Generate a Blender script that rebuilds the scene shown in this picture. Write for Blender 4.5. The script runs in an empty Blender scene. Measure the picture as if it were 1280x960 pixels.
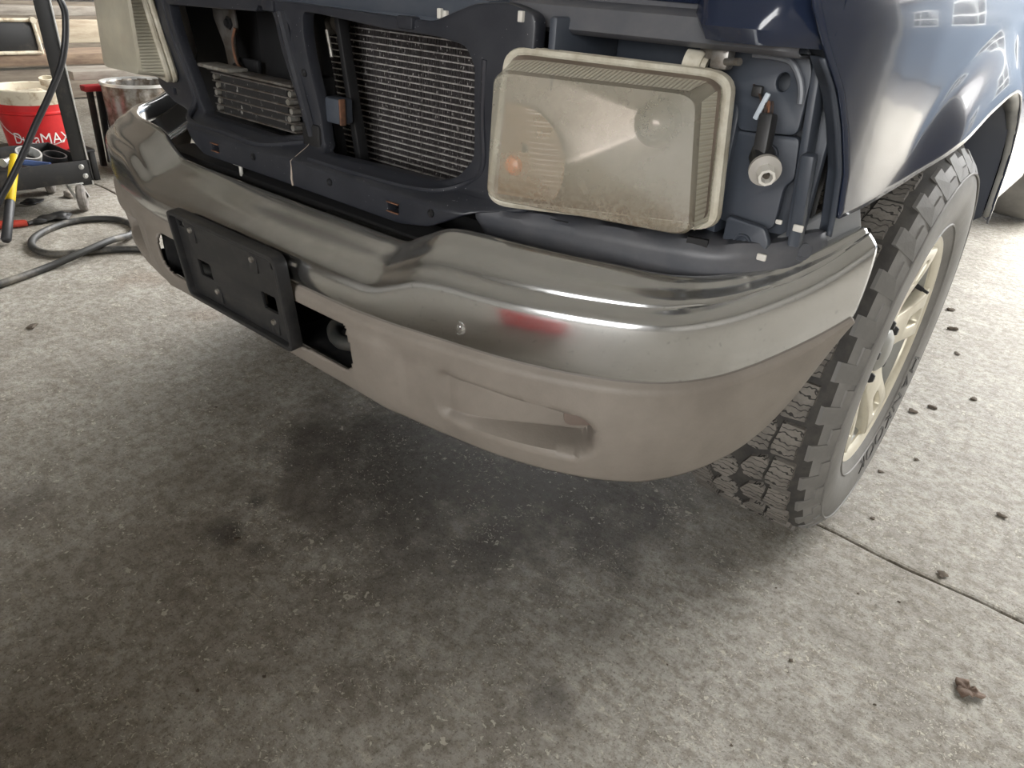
import bpy, bmesh, math, random
from mathutils import Vector, Matrix
from math import sin, cos, pi, radians, sqrt

random.seed(7)
scene = bpy.context.scene
C = scene.collection

# ------------------------------------------------------------------ camera
CAM_P = (1.055, -0.58, 0.947)
CAM_YAW, CAM_PITCH, CAM_ROLL, CAM_F = radians(128.32), radians(29.82), radians(3.96), 874.5
_f = Vector((cos(CAM_YAW) * cos(CAM_PITCH), sin(CAM_YAW) * cos(CAM_PITCH), -sin(CAM_PITCH)))
_r = Vector((sin(CAM_YAW), -cos(CAM_YAW), 0))
_u = _r.cross(_f)
_r2 = cos(CAM_ROLL) * _r + sin(CAM_ROLL) * _u
_u2 = -sin(CAM_ROLL) * _r + cos(CAM_ROLL) * _u
cam_d = bpy.data.cameras.new('camera')
cam = bpy.data.objects.new('camera', cam_d)
C.objects.link(cam)
m4 = Matrix((_r2, _u2, -_f)).transposed().to_4x4()
m4.translation = Vector(CAM_P)
cam.matrix_world = m4
cam_d.sensor_fit = 'HORIZONTAL'
cam_d.sensor_width = 36.0
cam_d.lens = CAM_F * 36.0 / 1280.0
cam_d.clip_start = 0.02
scene.camera = cam

# ------------------------------------------------------------------ sky, light, exposure
world = bpy.data.worlds.new('sky')
scene.world = world
world.use_nodes = True
wn = world.node_tree
bg = wn.nodes['Background']
bg.inputs['Color'].default_value = (1.0, 0.995, 0.985, 1)
bg.inputs['Strength'].default_value = 6.0
vs = scene.view_settings
vs.view_transform = 'Standard'
vs.look = 'None'
vs.gamma = 1.0
vs.use_curve_mapping = False
vs.exposure = 1.42

def portal(name, loc, rot, sx, sy):
    d = bpy.data.lights.new(name, 'AREA')
    d.shape = 'RECTANGLE'
    d.size, d.size_y = sx, sy
    d.cycles.is_portal = True
    o = bpy.data.objects.new(name, d)
    C.objects.link(o)
    o.location, o.rotation_euler = loc, rot
    return o
# the shop's open doors (see walls below) guide the sky light indoors
portal('doorway_light', (-0.7, 3.45, 1.75), (radians(-90), 0, 0), 7.4, 3.5)

# ------------------------------------------------------------------ materials
MATS = {}
def mat(name, base, rough=0.5, metal=0.0, var=None, vscale=8.0, vdetail=6.0, vlo=0.4, vhi=0.62, bump=0.0, bscale=40.0,
        rvar=0.0, coat=0.0, spec=0.5, specks=None, speck_scale=160.0, speck_size=0.12, alpha=1.0, stretch=None, trans=0.0):
    m = bpy.data.materials.new(name)
    m.use_nodes = True
    nt = m.node_tree
    b = nt.nodes['Principled BSDF']
    b.inputs['Base Color'].default_value = (*base, 1)
    b.inputs['Roughness'].default_value = rough
    b.inputs['Metallic'].default_value = metal
    b.inputs['Coat Weight'].default_value = coat
    b.inputs['Coat Roughness'].default_value = 0.06
    b.inputs['Specular IOR Level'].default_value = spec
    b.inputs['Alpha'].default_value = alpha
    b.inputs['Transmission Weight'].default_value = trans
    tc = nt.nodes.new('ShaderNodeTexCoord')
    vec = tc.outputs['Object']
    if stretch:
        mp = nt.nodes.new('ShaderNodeMapping')
        mp.inputs['Scale'].default_value = stretch
        nt.links.new(vec, mp.inputs['Vector'])
        vec = mp.outputs['Vector']
    col = None
    if var:
        n = nt.nodes.new('ShaderNodeTexNoise')
        n.inputs['Scale'].default_value = vscale
        n.inputs['Detail'].default_value = vdetail
        n.inputs['Roughness'].default_value = 0.65
        nt.links.new(vec, n.inputs['Vector'])
        r = nt.nodes.new('ShaderNodeValToRGB')
        r.color_ramp.elements[0].position, r.color_ramp.elements[1].position = vlo, vhi
        r.color_ramp.elements[0].color = (*base, 1)
        r.color_ramp.elements[1].color = (*var, 1)
        nt.links.new(n.outputs['Fac'], r.inputs['Fac'])
        col = r.outputs['Color']
        if rvar:
            mr = nt.nodes.new('ShaderNodeMapRange')
            mr.inputs['From Min'].default_value, mr.inputs['From Max'].default_value = vlo, vhi
            mr.inputs['To Min'].default_value, mr.inputs['To Max'].default_value = rough, rough + rvar
            nt.links.new(n.outputs['Fac'], mr.inputs['Value'])
            nt.links.new(mr.outputs['Result'], b.inputs['Roughness'])
    if specks:
        v = nt.nodes.new('ShaderNodeTexVoronoi')
        v.inputs['Scale'].default_value = speck_scale
        nt.links.new(vec, v.inputs['Vector'])
        n2 = nt.nodes.new('ShaderNodeTexNoise')
        n2.inputs['Scale'].default_value = speck_scale * 0.12
        nt.links.new(vec, n2.inputs['Vector'])
        mu = nt.nodes.new('ShaderNodeMath'); mu.operation = 'MULTIPLY'
        mu.inputs[1].default_value = speck_size * 2
        nt.links.new(n2.outputs['Fac'], mu.inputs[0])
        mt = nt.nodes.new('ShaderNodeMath'); mt.operation = 'LESS_THAN'
        nt.links.new(v.outputs['Distance'], mt.inputs[0])
        nt.links.new(mu.outputs[0], mt.inputs[1])
        mx = nt.nodes.new('ShaderNodeMix'); mx.data_type = 'RGBA'
        nt.links.new(mt.outputs[0], mx.inputs['Factor'])
        if col is None:
            mx.inputs['A'].default_value = (*base, 1)
        else:
            nt.links.new(col, mx.inputs['A'])
        mx.inputs['B'].default_value = (*specks, 1)
        col = mx.outputs['Result']
    if col is not None:
        nt.links.new(col, b.inputs['Base Color'])
    if bump:
        n3 = nt.nodes.new('ShaderNodeTexNoise')
        n3.inputs['Scale'].default_value = bscale
        n3.inputs['Detail'].default_value = 5
        nt.links.new(vec, n3.inputs['Vector'])
        bp = nt.nodes.new('ShaderNodeBump')
        bp.inputs['Strength'].default_value = bump
        bp.inputs['Distance'].default_value = 0.004
        nt.links.new(n3.outputs['Fac'], bp.inputs['Height'])
        nt.links.new(bp.outputs['Normal'], b.inputs['Normal'])
    MATS[name] = m
    return m

class N:
    """tiny node helper"""
    def __init__(s, m): s.nt = m.node_tree
    def new(s, t, **k):
        n = s.nt.nodes.new(t)
        for a, v in k.items(): setattr(n, a, v)
        return n
    def link(s, a, b): s.nt.links.new(a, b)
    def noise(s, vec, scale, detail=5, rough=0.6):
        n = s.new('ShaderNodeTexNoise')
        n.inputs['Scale'].default_value = scale; n.inputs['Detail'].default_value = detail; n.inputs['Roughness'].default_value = rough
        s.link(vec, n.inputs['Vector']); return n.outputs['Fac']
    def rng(s, v, a, b, c=0.0, d=1.0):
        n = s.new('ShaderNodeMapRange'); n.inputs['From Min'].default_value = a; n.inputs['From Max'].default_value = b
        n.inputs['To Min'].default_value = c; n.inputs['To Max'].default_value = d
        s.link(v, n.inputs['Value']); return n.outputs['Result']
    def math(s, op, a, b):
        n = s.new('ShaderNodeMath', operation=op)
        for i, v in enumerate((a, b)):
            if isinstance(v, (int, float)): n.inputs[i].default_value = v
            else: s.link(v, n.inputs[i])
        return n.outputs[0]
    def mix(s, f, a, b, blend='MIX'):
        n = s.new('ShaderNodeMix', data_type='RGBA', blend_type=blend)
        for k, v in (('Factor', f), ('A', a), ('B', b)):
            i = n.inputs[k] if k == 'Factor' else [x for x in n.inputs if x.name == k and x.type == 'RGBA'][0]
            if isinstance(v, (int, float)): i.default_value = v
            elif isinstance(v, tuple): i.default_value = (*v, 1)
            else: s.link(v, i)
        return [o for o in n.outputs if o.type == 'RGBA'][0]

def floor_material():
    m = bpy.data.materials.new('stained_concrete'); m.use_nodes = True
    n = N(m); b = m.node_tree.nodes['Principled BSDF']
    tc = n.new('ShaderNodeTexCoord'); vec = tc.outputs['Object']
    big = n.noise(vec, 1.1, 6); mid = n.noise(vec, 7.0, 9, 0.72); fine = n.noise(vec, 42.0, 9, 0.8); tiny = n.noise(vec, 190.0, 5, 0.75)
    col = n.mix(n.rng(mid, 0.36, 0.64), (0.30, 0.278, 0.24), (0.45, 0.432, 0.39))
    # grime trodden in over most of the bay
    col = n.mix(n.math('MULTIPLY', n.rng(big, 0.45, 0.62), 0.25), col, (0.17, 0.142, 0.105))
    # oil drips and broader darker patches, each with its own outline
    def patch_mask(x, y, r, amt, c, wob=0.55, el=1.0):
        sb = n.new('ShaderNodeVectorMath', operation='SUBTRACT'); n.link(vec, sb.inputs[0]); sb.inputs[1].default_value = (x, y, 0)
        sc = n.new('ShaderNodeVectorMath', operation='MULTIPLY'); n.link(sb.outputs[0], sc.inputs[0]); sc.inputs[1].default_value = (1, el, 0)
        ln = n.new('ShaderNodeVectorMath', operation='LENGTH'); n.link(sc.outputs[0], ln.inputs[0])
        wv = n.math('ADD', n.math('SUBTRACT', mid, 0.5), n.math('MULTIPLY', n.math('SUBTRACT', fine, 0.5), 0.5))
        d = n.math('ADD', ln.outputs['Value'], n.math('MULTIPLY', wv, r * wob * 4))
        return n.math('MULTIPLY', n.rng(d, r, r * 0.35), amt), c
    for a in ((0.12, 0.33, 0.42, 0.80, (0.045, 0.038, 0.032)), (0.45, 0.50, 0.30, 0.75, (0.055, 0.046, 0.038)), (0.02, -0.12, 0.055, 0.85, (0.03, 0.026, 0.022)),
              (-0.02, -0.03, 0.03, 0.7, (0.03, 0.026, 0.022)), (0.10, -0.10, 0.03, 0.6, (0.03, 0.026, 0.022)), (-0.50, -0.12, 0.5, 0.22, (0.21, 0.182, 0.14)), (0.25, 0.08, 0.5, 0.32, (0.14, 0.12, 0.092)),
              (0.70, 0.02, 0.05, 0.5, (0.06, 0.05, 0.04)), (-0.35, -0.35, 0.10, 0.4, (0.08, 0.065, 0.05)), (0.10, -0.40, 0.50, 0.22, (0.22, 0.185, 0.145)), (-0.12, 0.14, 0.12, 0.5, (0.07, 0.058, 0.046)), (0.42, 0.18, 0.10, 0.5, (0.07, 0.058, 0.046)),
              (-1.3, 0.35, 0.10, 0.4, (0.2, 0.13, 0.08)), (-0.9, 0.35, 0.07, 0.35, (0.2, 0.13, 0.08)), (-1.75, 0.42, 0.16, 0.45, (0.12, 0.10, 0.08)), (1.35, 0.95, 0.05, 0.4, (0.12, 0.09, 0.05))):
        f, c = patch_mask(*a)
        col = n.mix(f, col, c)
    # mottling, trowel marks and scuffs over clean and stained concrete alike
    col = n.mix(n.rng(fine, 0.44, 0.58, 0.0, 1.0), col, (0.60, 0.575, 0.53), 'MULTIPLY')
    mp = n.new('ShaderNodeMapping'); mp.inputs['Scale'].default_value = (1.0, 4.5, 1.0); mp.inputs['Rotation'].default_value = (0, 0, 0.7); n.link(vec, mp.inputs['Vector'])
    scr = n.noise(mp.outputs['Vector'], 18.0, 8, 0.8)
    col = n.mix(n.rng(scr, 0.54, 0.66, 0, 0.9), col, (1.45, 1.42, 1.36), 'MULTIPLY')
    mp2 = n.new('ShaderNodeMapping'); mp2.inputs['Scale'].default_value = (5.0, 1.0, 1.0); mp2.inputs['Rotation'].default_value = (0, 0, 0.35); n.link(vec, mp2.inputs['Vector'])
    scr2 = n.noise(mp2.outputs['Vector'], 11.0, 8, 0.8)
    col = n.mix(n.rng(scr2, 0.56, 0.66, 0, 0.8), col, (0.62, 0.60, 0.56), 'MULTIPLY')
    col = n.mix(n.rng(tiny, 0.54, 0.64, 0, 1.0), col, (0.48, 0.46, 0.43), 'MULTIPLY')
    # pale chips, ragged rather than round
    nd = n.new('ShaderNodeTexNoise'); nd.inputs['Scale'].default_value = 70; nd.inputs['Detail'].default_value = 4; n.link(vec, nd.inputs['Vector'])
    dv = n.new('ShaderNodeVectorMath', operation='MULTIPLY_ADD'); n.link(nd.outputs['Color'], dv.inputs[0]); dv.inputs[1].default_value = (0.03, 0.03, 0.0); n.link(vec, dv.inputs[2])
    for sc_, nsc, lo, hi, mx, amt in ((75, 9.0, 0.42, 0.72, 0.38, 0.9), (24, 23.0, 0.54, 0.72, 0.36, 0.75), (160, 6.0, 0.36, 0.68, 0.34, 0.85)):
        vo = n.new('ShaderNodeTexVoronoi'); vo.inputs['Scale'].default_value = sc_; n.link(dv.outputs[0], vo.inputs['Vector'])
        chip = n.math('LESS_THAN', vo.outputs['Distance'], n.rng(n.noise(vec, nsc, 5, 0.75), lo, hi, 0.0, mx))
        col = n.mix(n.math('MULTIPLY', chip, amt), col, (0.50, 0.465, 0.385))
    n.link(col, b.inputs['Base Color'])
    n.link(n.rng(mid, 0.3, 0.7, 0.55, 0.8), b.inputs['Roughness'])
    bp = n.new('ShaderNodeBump'); bp.inputs['Strength'].default_value = 0.7; bp.inputs['Distance'].default_value = 0.005
    n.link(n.math('ADD', fine, n.math('MULTIPLY', tiny, 0.5)), bp.inputs['Height']); n.link(bp.outputs['Normal'], b.inputs['Normal'])
    return m

def chrome_material():
    m = bpy.data.materials.new('dusty_chrome'); m.use_nodes = True
    n = N(m); b = m.node_tree.nodes['Principled BSDF']
    tc = n.new('ShaderNodeTexCoord'); vec = tc.outputs['Object']
    b.inputs['Metallic'].default_value = 1.0
    b.inputs['Base Color'].default_value = (0.70, 0.71, 0.72, 1)
    nz = n.noise(vec, 14.0, 8, 0.7)
    n.link(n.rng(nz, 0.3, 0.75, 0.13, 0.24), b.inputs['Roughness'])
    dust = n.new('ShaderNodeBsdfPrincipled')
    dust.inputs['Base Color'].default_value = (0.165, 0.16, 0.145, 1); dust.inputs['Roughness'].default_value = 0.75
    ge = n.new('ShaderNodeNewGeometry'); sx = n.new('ShaderNodeSeparateXYZ'); n.link(ge.outputs['Normal'], sx.inputs[0])
    up = n.rng(sx.outputs['Z'], 0.30, 0.95, 0.05, 0.46)        # dust has settled on the ledge
    grime = n.math('MULTIPLY', up, n.rng(nz, 0.3, 0.7, 0.75, 1.0))
    pit = n.rng(n.noise(vec, 120.0, 4, 0.7), 0.60, 0.68, 0, 0.55)
    f = n.math('MAXIMUM', grime, n.math('MULTIPLY', pit, 0.5))
    ms = n.new('ShaderNodeMixShader'); n.link(f, ms.inputs[0]); n.link(b.outputs[0], ms.inputs[1]); n.link(dust.outputs[0], ms.inputs[2])
    n.link(ms.outputs[0], m.node_tree.nodes['Material Output'].inputs['Surface'])
    return m

def lens_material(name, alpha, dirt):
    """sun-yellowed, hazed polycarbonate"""
    m = bpy.data.materials.new(name); m.use_nodes = True
    n = N(m); b = m.node_tree.nodes['Principled BSDF']
    tc = n.new('ShaderNodeTexCoord'); vec = tc.outputs['Object']
    nz = n.noise(vec, 16.0, 7, 0.7); fine = n.noise(vec, 190.0, 4, 0.7)
    sx = n.new('ShaderNodeSeparateXYZ'); n.link(vec, sx.inputs[0])
    col = n.mix(n.rng(nz, 0.35, 0.65), (0.54, 0.51, 0.40), (0.46, 0.43, 0.35))
    low = n.math('ADD', sx.outputs['Z'], n.math('MULTIPLY', n.math('SUBTRACT', nz, 0.5), 0.05))
    if dirt:
        f = n.math('MULTIPLY', n.rng(low, 0.757, 0.717), n.rng(fine, 0.35, 0.6, 0.35, 1.0))
        col = n.mix(n.math('MULTIPLY', f, 0.75), col, (0.16, 0.105, 0.06))
        al = n.math('ADD', n.math('MULTIPLY', f, 0.15), n.rng(nz, 0.35, 0.65, alpha - 0.06, alpha + 0.06))
        n.link(al, b.inputs['Alpha'])
    else:
        b.inputs['Alpha'].default_value = alpha
    n.link(col, b.inputs['Base Color'])
    b.inputs['Roughness'].default_value = 0.36
    b.inputs['Specular IOR Level'].default_value = 0.4
    return m

def ribbed(name, base, axis, scale, rough=0.2, alpha=0.85, metal=0.0, strength=0.8):
    m = mat(name, base, rough, metal, alpha=alpha)
    n = N(m); b = m.node_tree.nodes['Principled BSDF']
    tc = n.new('ShaderNodeTexCoord')
    w = n.new('ShaderNodeTexWave', wave_type='BANDS', bands_direction=axis)
    w.inputs['Scale'].default_value = scale
    n.link(tc.outputs['Object'], w.inputs['Vector'])
    bp = n.new('ShaderNodeBump'); bp.inputs['Strength'].default_value = strength; bp.inputs['Distance'].default_value = 0.003
    n.link(w.outputs['Fac'], bp.inputs['Height']); n.link(bp.outputs['Normal'], b.inputs['Normal'])
    return m

M_floor = floor_material()
M_chrome = chrome_material()
M_lens = lens_material('hazed_lens', 0.42, True)
M_lens_l = lens_material('hazed_lens_clean', 0.80, False)
M_rib = ribbed('ribbed_lens', (0.60, 0.57, 0.46), 'Z', 55.0, 0.15, 0.8)
M_rib2 = ribbed('ribbed_turn_lens', (0.27, 0.175, 0.11), 'Z', 26.0, 0.25, 1.0)
M_rim_seal = mat('cream_seal', (0.56, 0.53, 0.44), 0.5, var=(0.40, 0.36, 0.28), vscale=30)
M_refl = mat('reflector', (0.33, 0.28, 0.245), 0.40, 0.7, var=(0.20, 0.165, 0.14), vscale=9)
M_shield = mat('bulb_shield_metal', (0.12, 0.10, 0.09), 0.22, 0.8)
M_val = mat('dusty_taupe_plastic', (0.185, 0.162, 0.138), 0.55, var=(0.235, 0.208, 0.178), vscale=7, vlo=0.35, vhi=0.65, bump=0.12, bscale=300)
M_panel = mat('dark_blue_black_plastic', (0.018, 0.020, 0.027), 0.42, var=(0.028, 0.030, 0.037), vscale=12, specks=(0.4, 0.4, 0.4), speck_scale=110, speck_size=0.05)
M_pocket = mat('veil_lifted_slate', (0.045, 0.054, 0.070), 0.45, var=(0.06, 0.068, 0.084), vscale=10)  # slate raised above its own tone to put lens haze into the colour
M_filler = mat('grey_plastic', (0.075, 0.078, 0.088), 0.45, var=(0.10, 0.10, 0.108), vscale=14)
M_black = mat('matte_black_plastic', (0.018, 0.018, 0.019), 0.5, var=(0.035, 0.034, 0.032), vscale=40, vlo=0.5, vhi=0.75)
M_void = mat('void_black', (0.006, 0.006, 0.007), 0.7)  # near-black; on backings, slots and pin holes it paints their shade
M_navy = mat('navy_paint', (0.014, 0.021, 0.046), 0.18, 0.0, coat=0.5, spec=0.4, var=(0.018, 0.025, 0.046), vscale=3, bump=0.02, bscale=900)
M_glass = mat('tinted_glass', (0.01, 0.012, 0.014), 0.05)
M_metal = mat('dull_steel', (0.30, 0.29, 0.27), 0.45, 0.8, var=(0.16, 0.13, 0.10), vscale=25, rvar=0.2)
M_zinc = mat('grey_bracket_steel', (0.16, 0.15, 0.14), 0.5, 0.4, var=(0.09, 0.075, 0.06), vscale=30)
M_rust = mat('rusty_steel', (0.19, 0.085, 0.045), 0.8, var=(0.10, 0.05, 0.03), vscale=60)
M_fin = mat('condenser_fins', (0.028, 0.023, 0.023), 0.7, var=(0.42, 0.40, 0.38), vscale=150, vlo=0.60, vhi=0.66, stretch=(2.2, 1, 0.7))
M_tube = mat('condenser_tube', (0.46, 0.44, 0.42), 0.5, 0.2, var=(0.14, 0.13, 0.12), vscale=60, vlo=0.45, vhi=0.65)
M_coolfin = mat('cooler_fins', (0.016, 0.015, 0.015), 0.7, var=(0.30, 0.29, 0.27), vscale=55, vlo=0.60, vhi=0.66, stretch=(1.6, 1, 0.8))
M_alu = mat('oxidised_aluminium', (0.34, 0.33, 0.30), 0.5, 0.5, var=(0.20, 0.18, 0.15), vscale=60)
M_rubber = mat('dusty_rubber', (0.125, 0.114, 0.100), 0.8, var=(0.19, 0.174, 0.152), vscale=22, bump=0.7, bscale=170)
def add_sipes(m):
    n = N(m); nt = m.node_tree; b = nt.nodes['Principled BSDF']
    src = b.inputs['Base Color'].links[0].from_socket
    tc = n.new('ShaderNodeTexCoord')
    w = n.new('ShaderNodeTexWave', wave_type='BANDS', bands_direction='Y')
    w.inputs['Scale'].default_value = 26; w.inputs['Distortion'].default_value = 5.0; w.inputs['Detail'].default_value = 1.0; w.inputs['Detail Scale'].default_value = 3.0
    n.link(tc.outputs['Object'], w.inputs['Vector'])
    n.link(n.mix(n.rng(w.outputs['Fac'], 0.10, 0.04), src, (0.025, 0.023, 0.02)), b.inputs['Base Color'])
add_sipes(M_rubber)
M_groove = mat('tread_groove_rubber', (0.030, 0.028, 0.026), 0.85, var=(0.05, 0.046, 0.04), vscale=30)
M_side = mat('sidewall_rubber', (0.145, 0.14, 0.13), 0.6, var=(0.19, 0.183, 0.17), vscale=9, bump=0.1, bscale=240)
M_letter = mat('sidewall_letter_rubber', (0.035, 0.033, 0.031), 0.5)
M_rim = mat('machined_alloy', (0.62, 0.58, 0.47), 0.35, 0.35, var=(0.52, 0.48, 0.38), vscale=12)
M_rimgrey = mat('painted_alloy_grey', (0.30, 0.30, 0.28), 0.4, 0.3)
M_white = mat('white_plastic', (0.62, 0.60, 0.55), 0.5)
M_sockgrey = mat('warm_grey_plastic', (0.36, 0.34, 0.31), 0.5)
M_wire = mat('wire_insulation', (0.05, 0.035, 0.03), 0.5)

# ------------------------------------------------------------------ mesh helpers
def link(name, me, m, parent=None, angle=35):
    o = bpy.data.objects.new(name, me)
    if m is not None and not me.materials:
        me.materials.append(m)
    if angle is not None:
        for p in me.polygons: p.use_smooth = True
        me.set_sharp_from_angle(angle=radians(angle))
    C.objects.link(o)
    if parent is not None: o.parent = parent
    return o
def mk(name, verts, faces, m, parent=None, angle=35):
    me = bpy.data.meshes.new(name)
    me.from_pydata([tuple(v) for v in verts], [], faces)
    me.update()
    return link(name, me, m, parent, angle)
def from_bm(name, bm, m, parent=None, angle=35, fix=True):
    if fix: bmesh.ops.recalc_face_normals(bm, faces=bm.faces)
    me = bpy.data.meshes.new(name)
    bm.to_mesh(me); bm.free()
    return link(name, me, m, parent, angle)
def empty(name, loc=(0, 0, 0), parent=None):
    o = bpy.data.objects.new(name, None)
    o.empty_display_size = 0.1
    o.location = loc
    C.objects.link(o)
    if parent is not None: o.parent = parent
    return o
def tag(o, label=None, cat=None, group=None, kind=None):
    if label: o['label'] = label
    if cat: o['category'] = cat
    if group: o['group'] = group
    if kind: o['kind'] = kind
    return o
def grid_mesh(rows, close_u=False, close_v=False):
    R, K = len(rows), len(rows[0])
    vs_ = [p for r in rows for p in r]
    fs = []
    for i in range(R - (0 if close_v else 1)):
        for j in range(K - (0 if close_u else 1)):
            a, b = i * K + j, i * K + (j + 1) % K
            c, d = ((i + 1) % R) * K + (j + 1) % K, ((i + 1) % R) * K + j
            fs.append((a, b, c, d))
    return vs_, fs
def solid(o, t, offset=-1.0):
    md = o.modifiers.new('thickness', 'SOLIDIFY'); md.thickness = t; md.offset = offset
    return o
def cr(pts, n):
    """Catmull-Rom through pts, n samples per span"""
    P = [Vector(p) for p in pts]
    P = [2 * P[0] - P[1]] + P + [2 * P[-1] - P[-2]]
    out = []
    for i in range(1, len(P) - 2):
        for k in range(n):
            t = k / n
            a, b, c, d = P[i - 1], P[i], P[i + 1], P[i + 2]
            out.append(0.5 * ((2 * b) + (c - a) * t + (2 * a - 5 * b + 4 * c - d) * t * t + (3 * b - a - 3 * c + d) * t ** 3))
    out.append(P[-2])
    return out
def add_tube(bm, pts, r, n=10, closed=False):
    P = [Vector(p) for p in pts]
    rad = r if isinstance(r, (list, tuple)) else [r] * len(P)
    t0 = (P[1] - P[0]).normalized()
    u = t0.orthogonal().normalized()
    rings = []
    for i, p in enumerate(P):
        if closed: t = (P[(i + 1) % len(P)] - P[i - 1]).normalized()
        else: t = (P[min(i + 1, len(P) - 1)] - P[max(i - 1, 0)]).normalized()
        u = (u - t * u.dot(t)).normalized()
        w = t.cross(u)
        rings.append([bm.verts.new(p + (u * cos(2 * pi * k / n) + w * sin(2 * pi * k / n)) * rad[i]) for k in range(n)])
    for i in range(len(rings) - (0 if closed else 1)):
        a, b = rings[i], rings[(i + 1) % len(rings)]
        for k in range(n):
            bm.faces.new((a[k], a[(k + 1) % n], b[(k + 1) % n], b[k]))
    if not closed:
        bm.faces.new(rings[0][::-1]); bm.faces.new(rings[-1])
def tube(name, pts, r, m, parent=None, n=10, closed=False):
    bm = bmesh.new(); add_tube(bm, pts, r, n, closed)
    return from_bm(name, bm, m, parent, 40)
def add_lathe(bm, prof, center, axis, n=32, close=False):
    """prof: (along, radius) pairs about axis through center"""
    ax = Vector(axis).normalized(); u = ax.orthogonal().normalized(); w = ax.cross(u); c = Vector(center)
    rings = []
    for a, r in prof:
        if r < 1e-6: rings.append([bm.verts.new(c + ax * a)])
        else: rings.append([bm.verts.new(c + ax * a + (u * cos(2 * pi * k / n) + w * sin(2 * pi * k / n)) * r) for k in range(n)])
    pairs = list(zip(rings[:-1], rings[1:]))
    if close: pairs.append((rings[-1], rings[0]))
    for a, b in pairs:
        for k in range(n):
            if len(a) == 1 and len(b) == 1: continue
            if len(a) == 1: bm.faces.new((a[0], b[(k + 1) % n], b[k]))
            elif len(b) == 1: bm.faces.new((a[k], a[(k + 1) % n], b[0]))
            else: bm.faces.new((a[k], a[(k + 1) % n], b[(k + 1) % n], b[k]))
def lathe(name, prof, center, axis, m, parent=None, n=32, close=False, angle=35):
    bm = bmesh.new(); add_lathe(bm, prof, center, axis, n, close)
    return from_bm(name, bm, m, parent, angle)
def add_box(bm, c, s, bev=0.0, rot=None, seg=2):
    """box with centre c and full size s, bevelled, rotated by a 3x3 matrix"""
    b2 = bmesh.new()
    bmesh.ops.create_cube(b2, size=1.0)
    for v in b2.verts: v.co = Vector((v.co.x * s[0], v.co.y * s[1], v.co.z * s[2]))
    if bev > 0:
        bmesh.ops.bevel(b2, geom=list(b2.edges), offset=min(bev, min(s) * 0.49), segments=seg, affect='EDGES', profile=0.5)
    R = rot if rot is not None else Matrix.Identity(3)
    vm = {}
    for v in b2.verts: vm[v.index] = bm.verts.new(R @ v.co + Vector(c))
    b2.verts.index_update()
    for f in b2.faces: bm.faces.new([vm[v.index] for v in f.verts])
    b2.free()
def box(name, c, s, m, parent=None, bev=0.003, rot=None, angle=35, seg=2):
    bm = bmesh.new(); add_box(bm, c, s, bev, rot, seg)
    return from_bm(name, bm, m, parent, angle)
def bar(bm, a, b, w, h, bev=0.0, upv=(0, 0, 1)):
    """box beam from a to b, w sideways, h along upv"""
    a, b = Vector(a), Vector(b)
    t = (b - a).normalized(); s = t.cross(Vector(upv)).normalized(); u = s.cross(t)
    R = Matrix((t, s, u)).transposed()
    add_box(bm, (a + b) / 2, ((b - a).length, w, h), bev, R)
def roundpoly(pts, r, n=5):
    out = []
    K = len(pts)
    for i in range(K):
        p0, p1, p2 = Vector(pts[i - 1]), Vector(pts[i]), Vector(pts[(i + 1) % K])
        rr = r[i] if isinstance(r, (list, tuple)) else r
        d0, d2 = (p0 - p1), (p2 - p1)
        k = min(rr, d0.length * 0.48, d2.length * 0.48)
        a, b = p1 + d0.normalized() * k, p1 + d2.normalized() * k
        for j in range(n + 1):
            t = j / n
            out.append(tuple((1 - t) ** 2 * a + 2 * t * (1 - t) * p1 + t * t * b))
    return out
def plate_mesh(outline, holes, thick, bev=0.002, cuts=()):
    """2D outline with holes -> bevelled slab; local (u, v, w) with w thickness centred on 0"""
    cu = bpy.data.curves.new('tmp', 'CURVE')
    cu.dimensions = '2D'; cu.fill_mode = 'BOTH'
    cu.extrude = max(thick / 2 - bev, 1e-4); cu.bevel_depth = bev; cu.bevel_resolution = 1; cu.offset = -bev
    for poly in [outline] + list(holes):
        s = cu.splines.new('POLY'); s.points.add(len(poly) - 1)
        for q, p in zip(s.points, poly): q.co = (p[0], p[1], 0, 1)
        s.use_cyclic_u = True
    ob = bpy.data.objects.new('tmp', cu); C.objects.link(ob)
    dg = bpy.context.evaluated_depsgraph_get()
    me = bpy.data.meshes.new_from_object(ob.evaluated_get(dg))
    bpy.data.objects.remove(ob); bpy.data.curves.remove(cu)
    bm = bmesh.new(); bm.from_mesh(me); bpy.data.meshes.remove(me)
    bmesh.ops.remove_doubles(bm, verts=bm.verts, dist=1e-5)
    for co, no in cuts:
        bmesh.ops.bisect_plane(bm, geom=list(bm.verts) + list(bm.edges) + list(bm.faces), plane_co=co, plane_no=no)
    return bm
def plate(name, outline, holes, thick, fmap, m, parent=None, bev=0.002, cuts=(), angle=35):
    bm = plate_mesh(outline, holes, thick, bev, cuts)
    for v in bm.verts: v.co = Vector(fmap(*v.co))
    return from_bm(name, bm, m, parent, angle)
def text_mesh(body, size, extr, align='CENTER'):
    cu = bpy.data.curves.new('tmp', 'FONT'); cu.body = body; cu.size = size; cu.extrude = extr; cu.align_x = align; cu.resolution_u = 4
    ob = bpy.data.objects.new('tmp', cu); C.objects.link(ob)
    dg = bpy.context.evaluated_depsgraph_get()
    me = bpy.data.meshes.new_from_object(ob.evaluated_get(dg))
    bpy.data.objects.remove(ob); bpy.data.curves.remove(cu)
    bm = bmesh.new(); bm.from_mesh(me); bpy.data.meshes.remove(me)
    return bm
def ss(a, b, x):
    t = max(0.0, min(1.0, (x - a) / (b - a))); return t * t * (3 - 2 * t)
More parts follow.
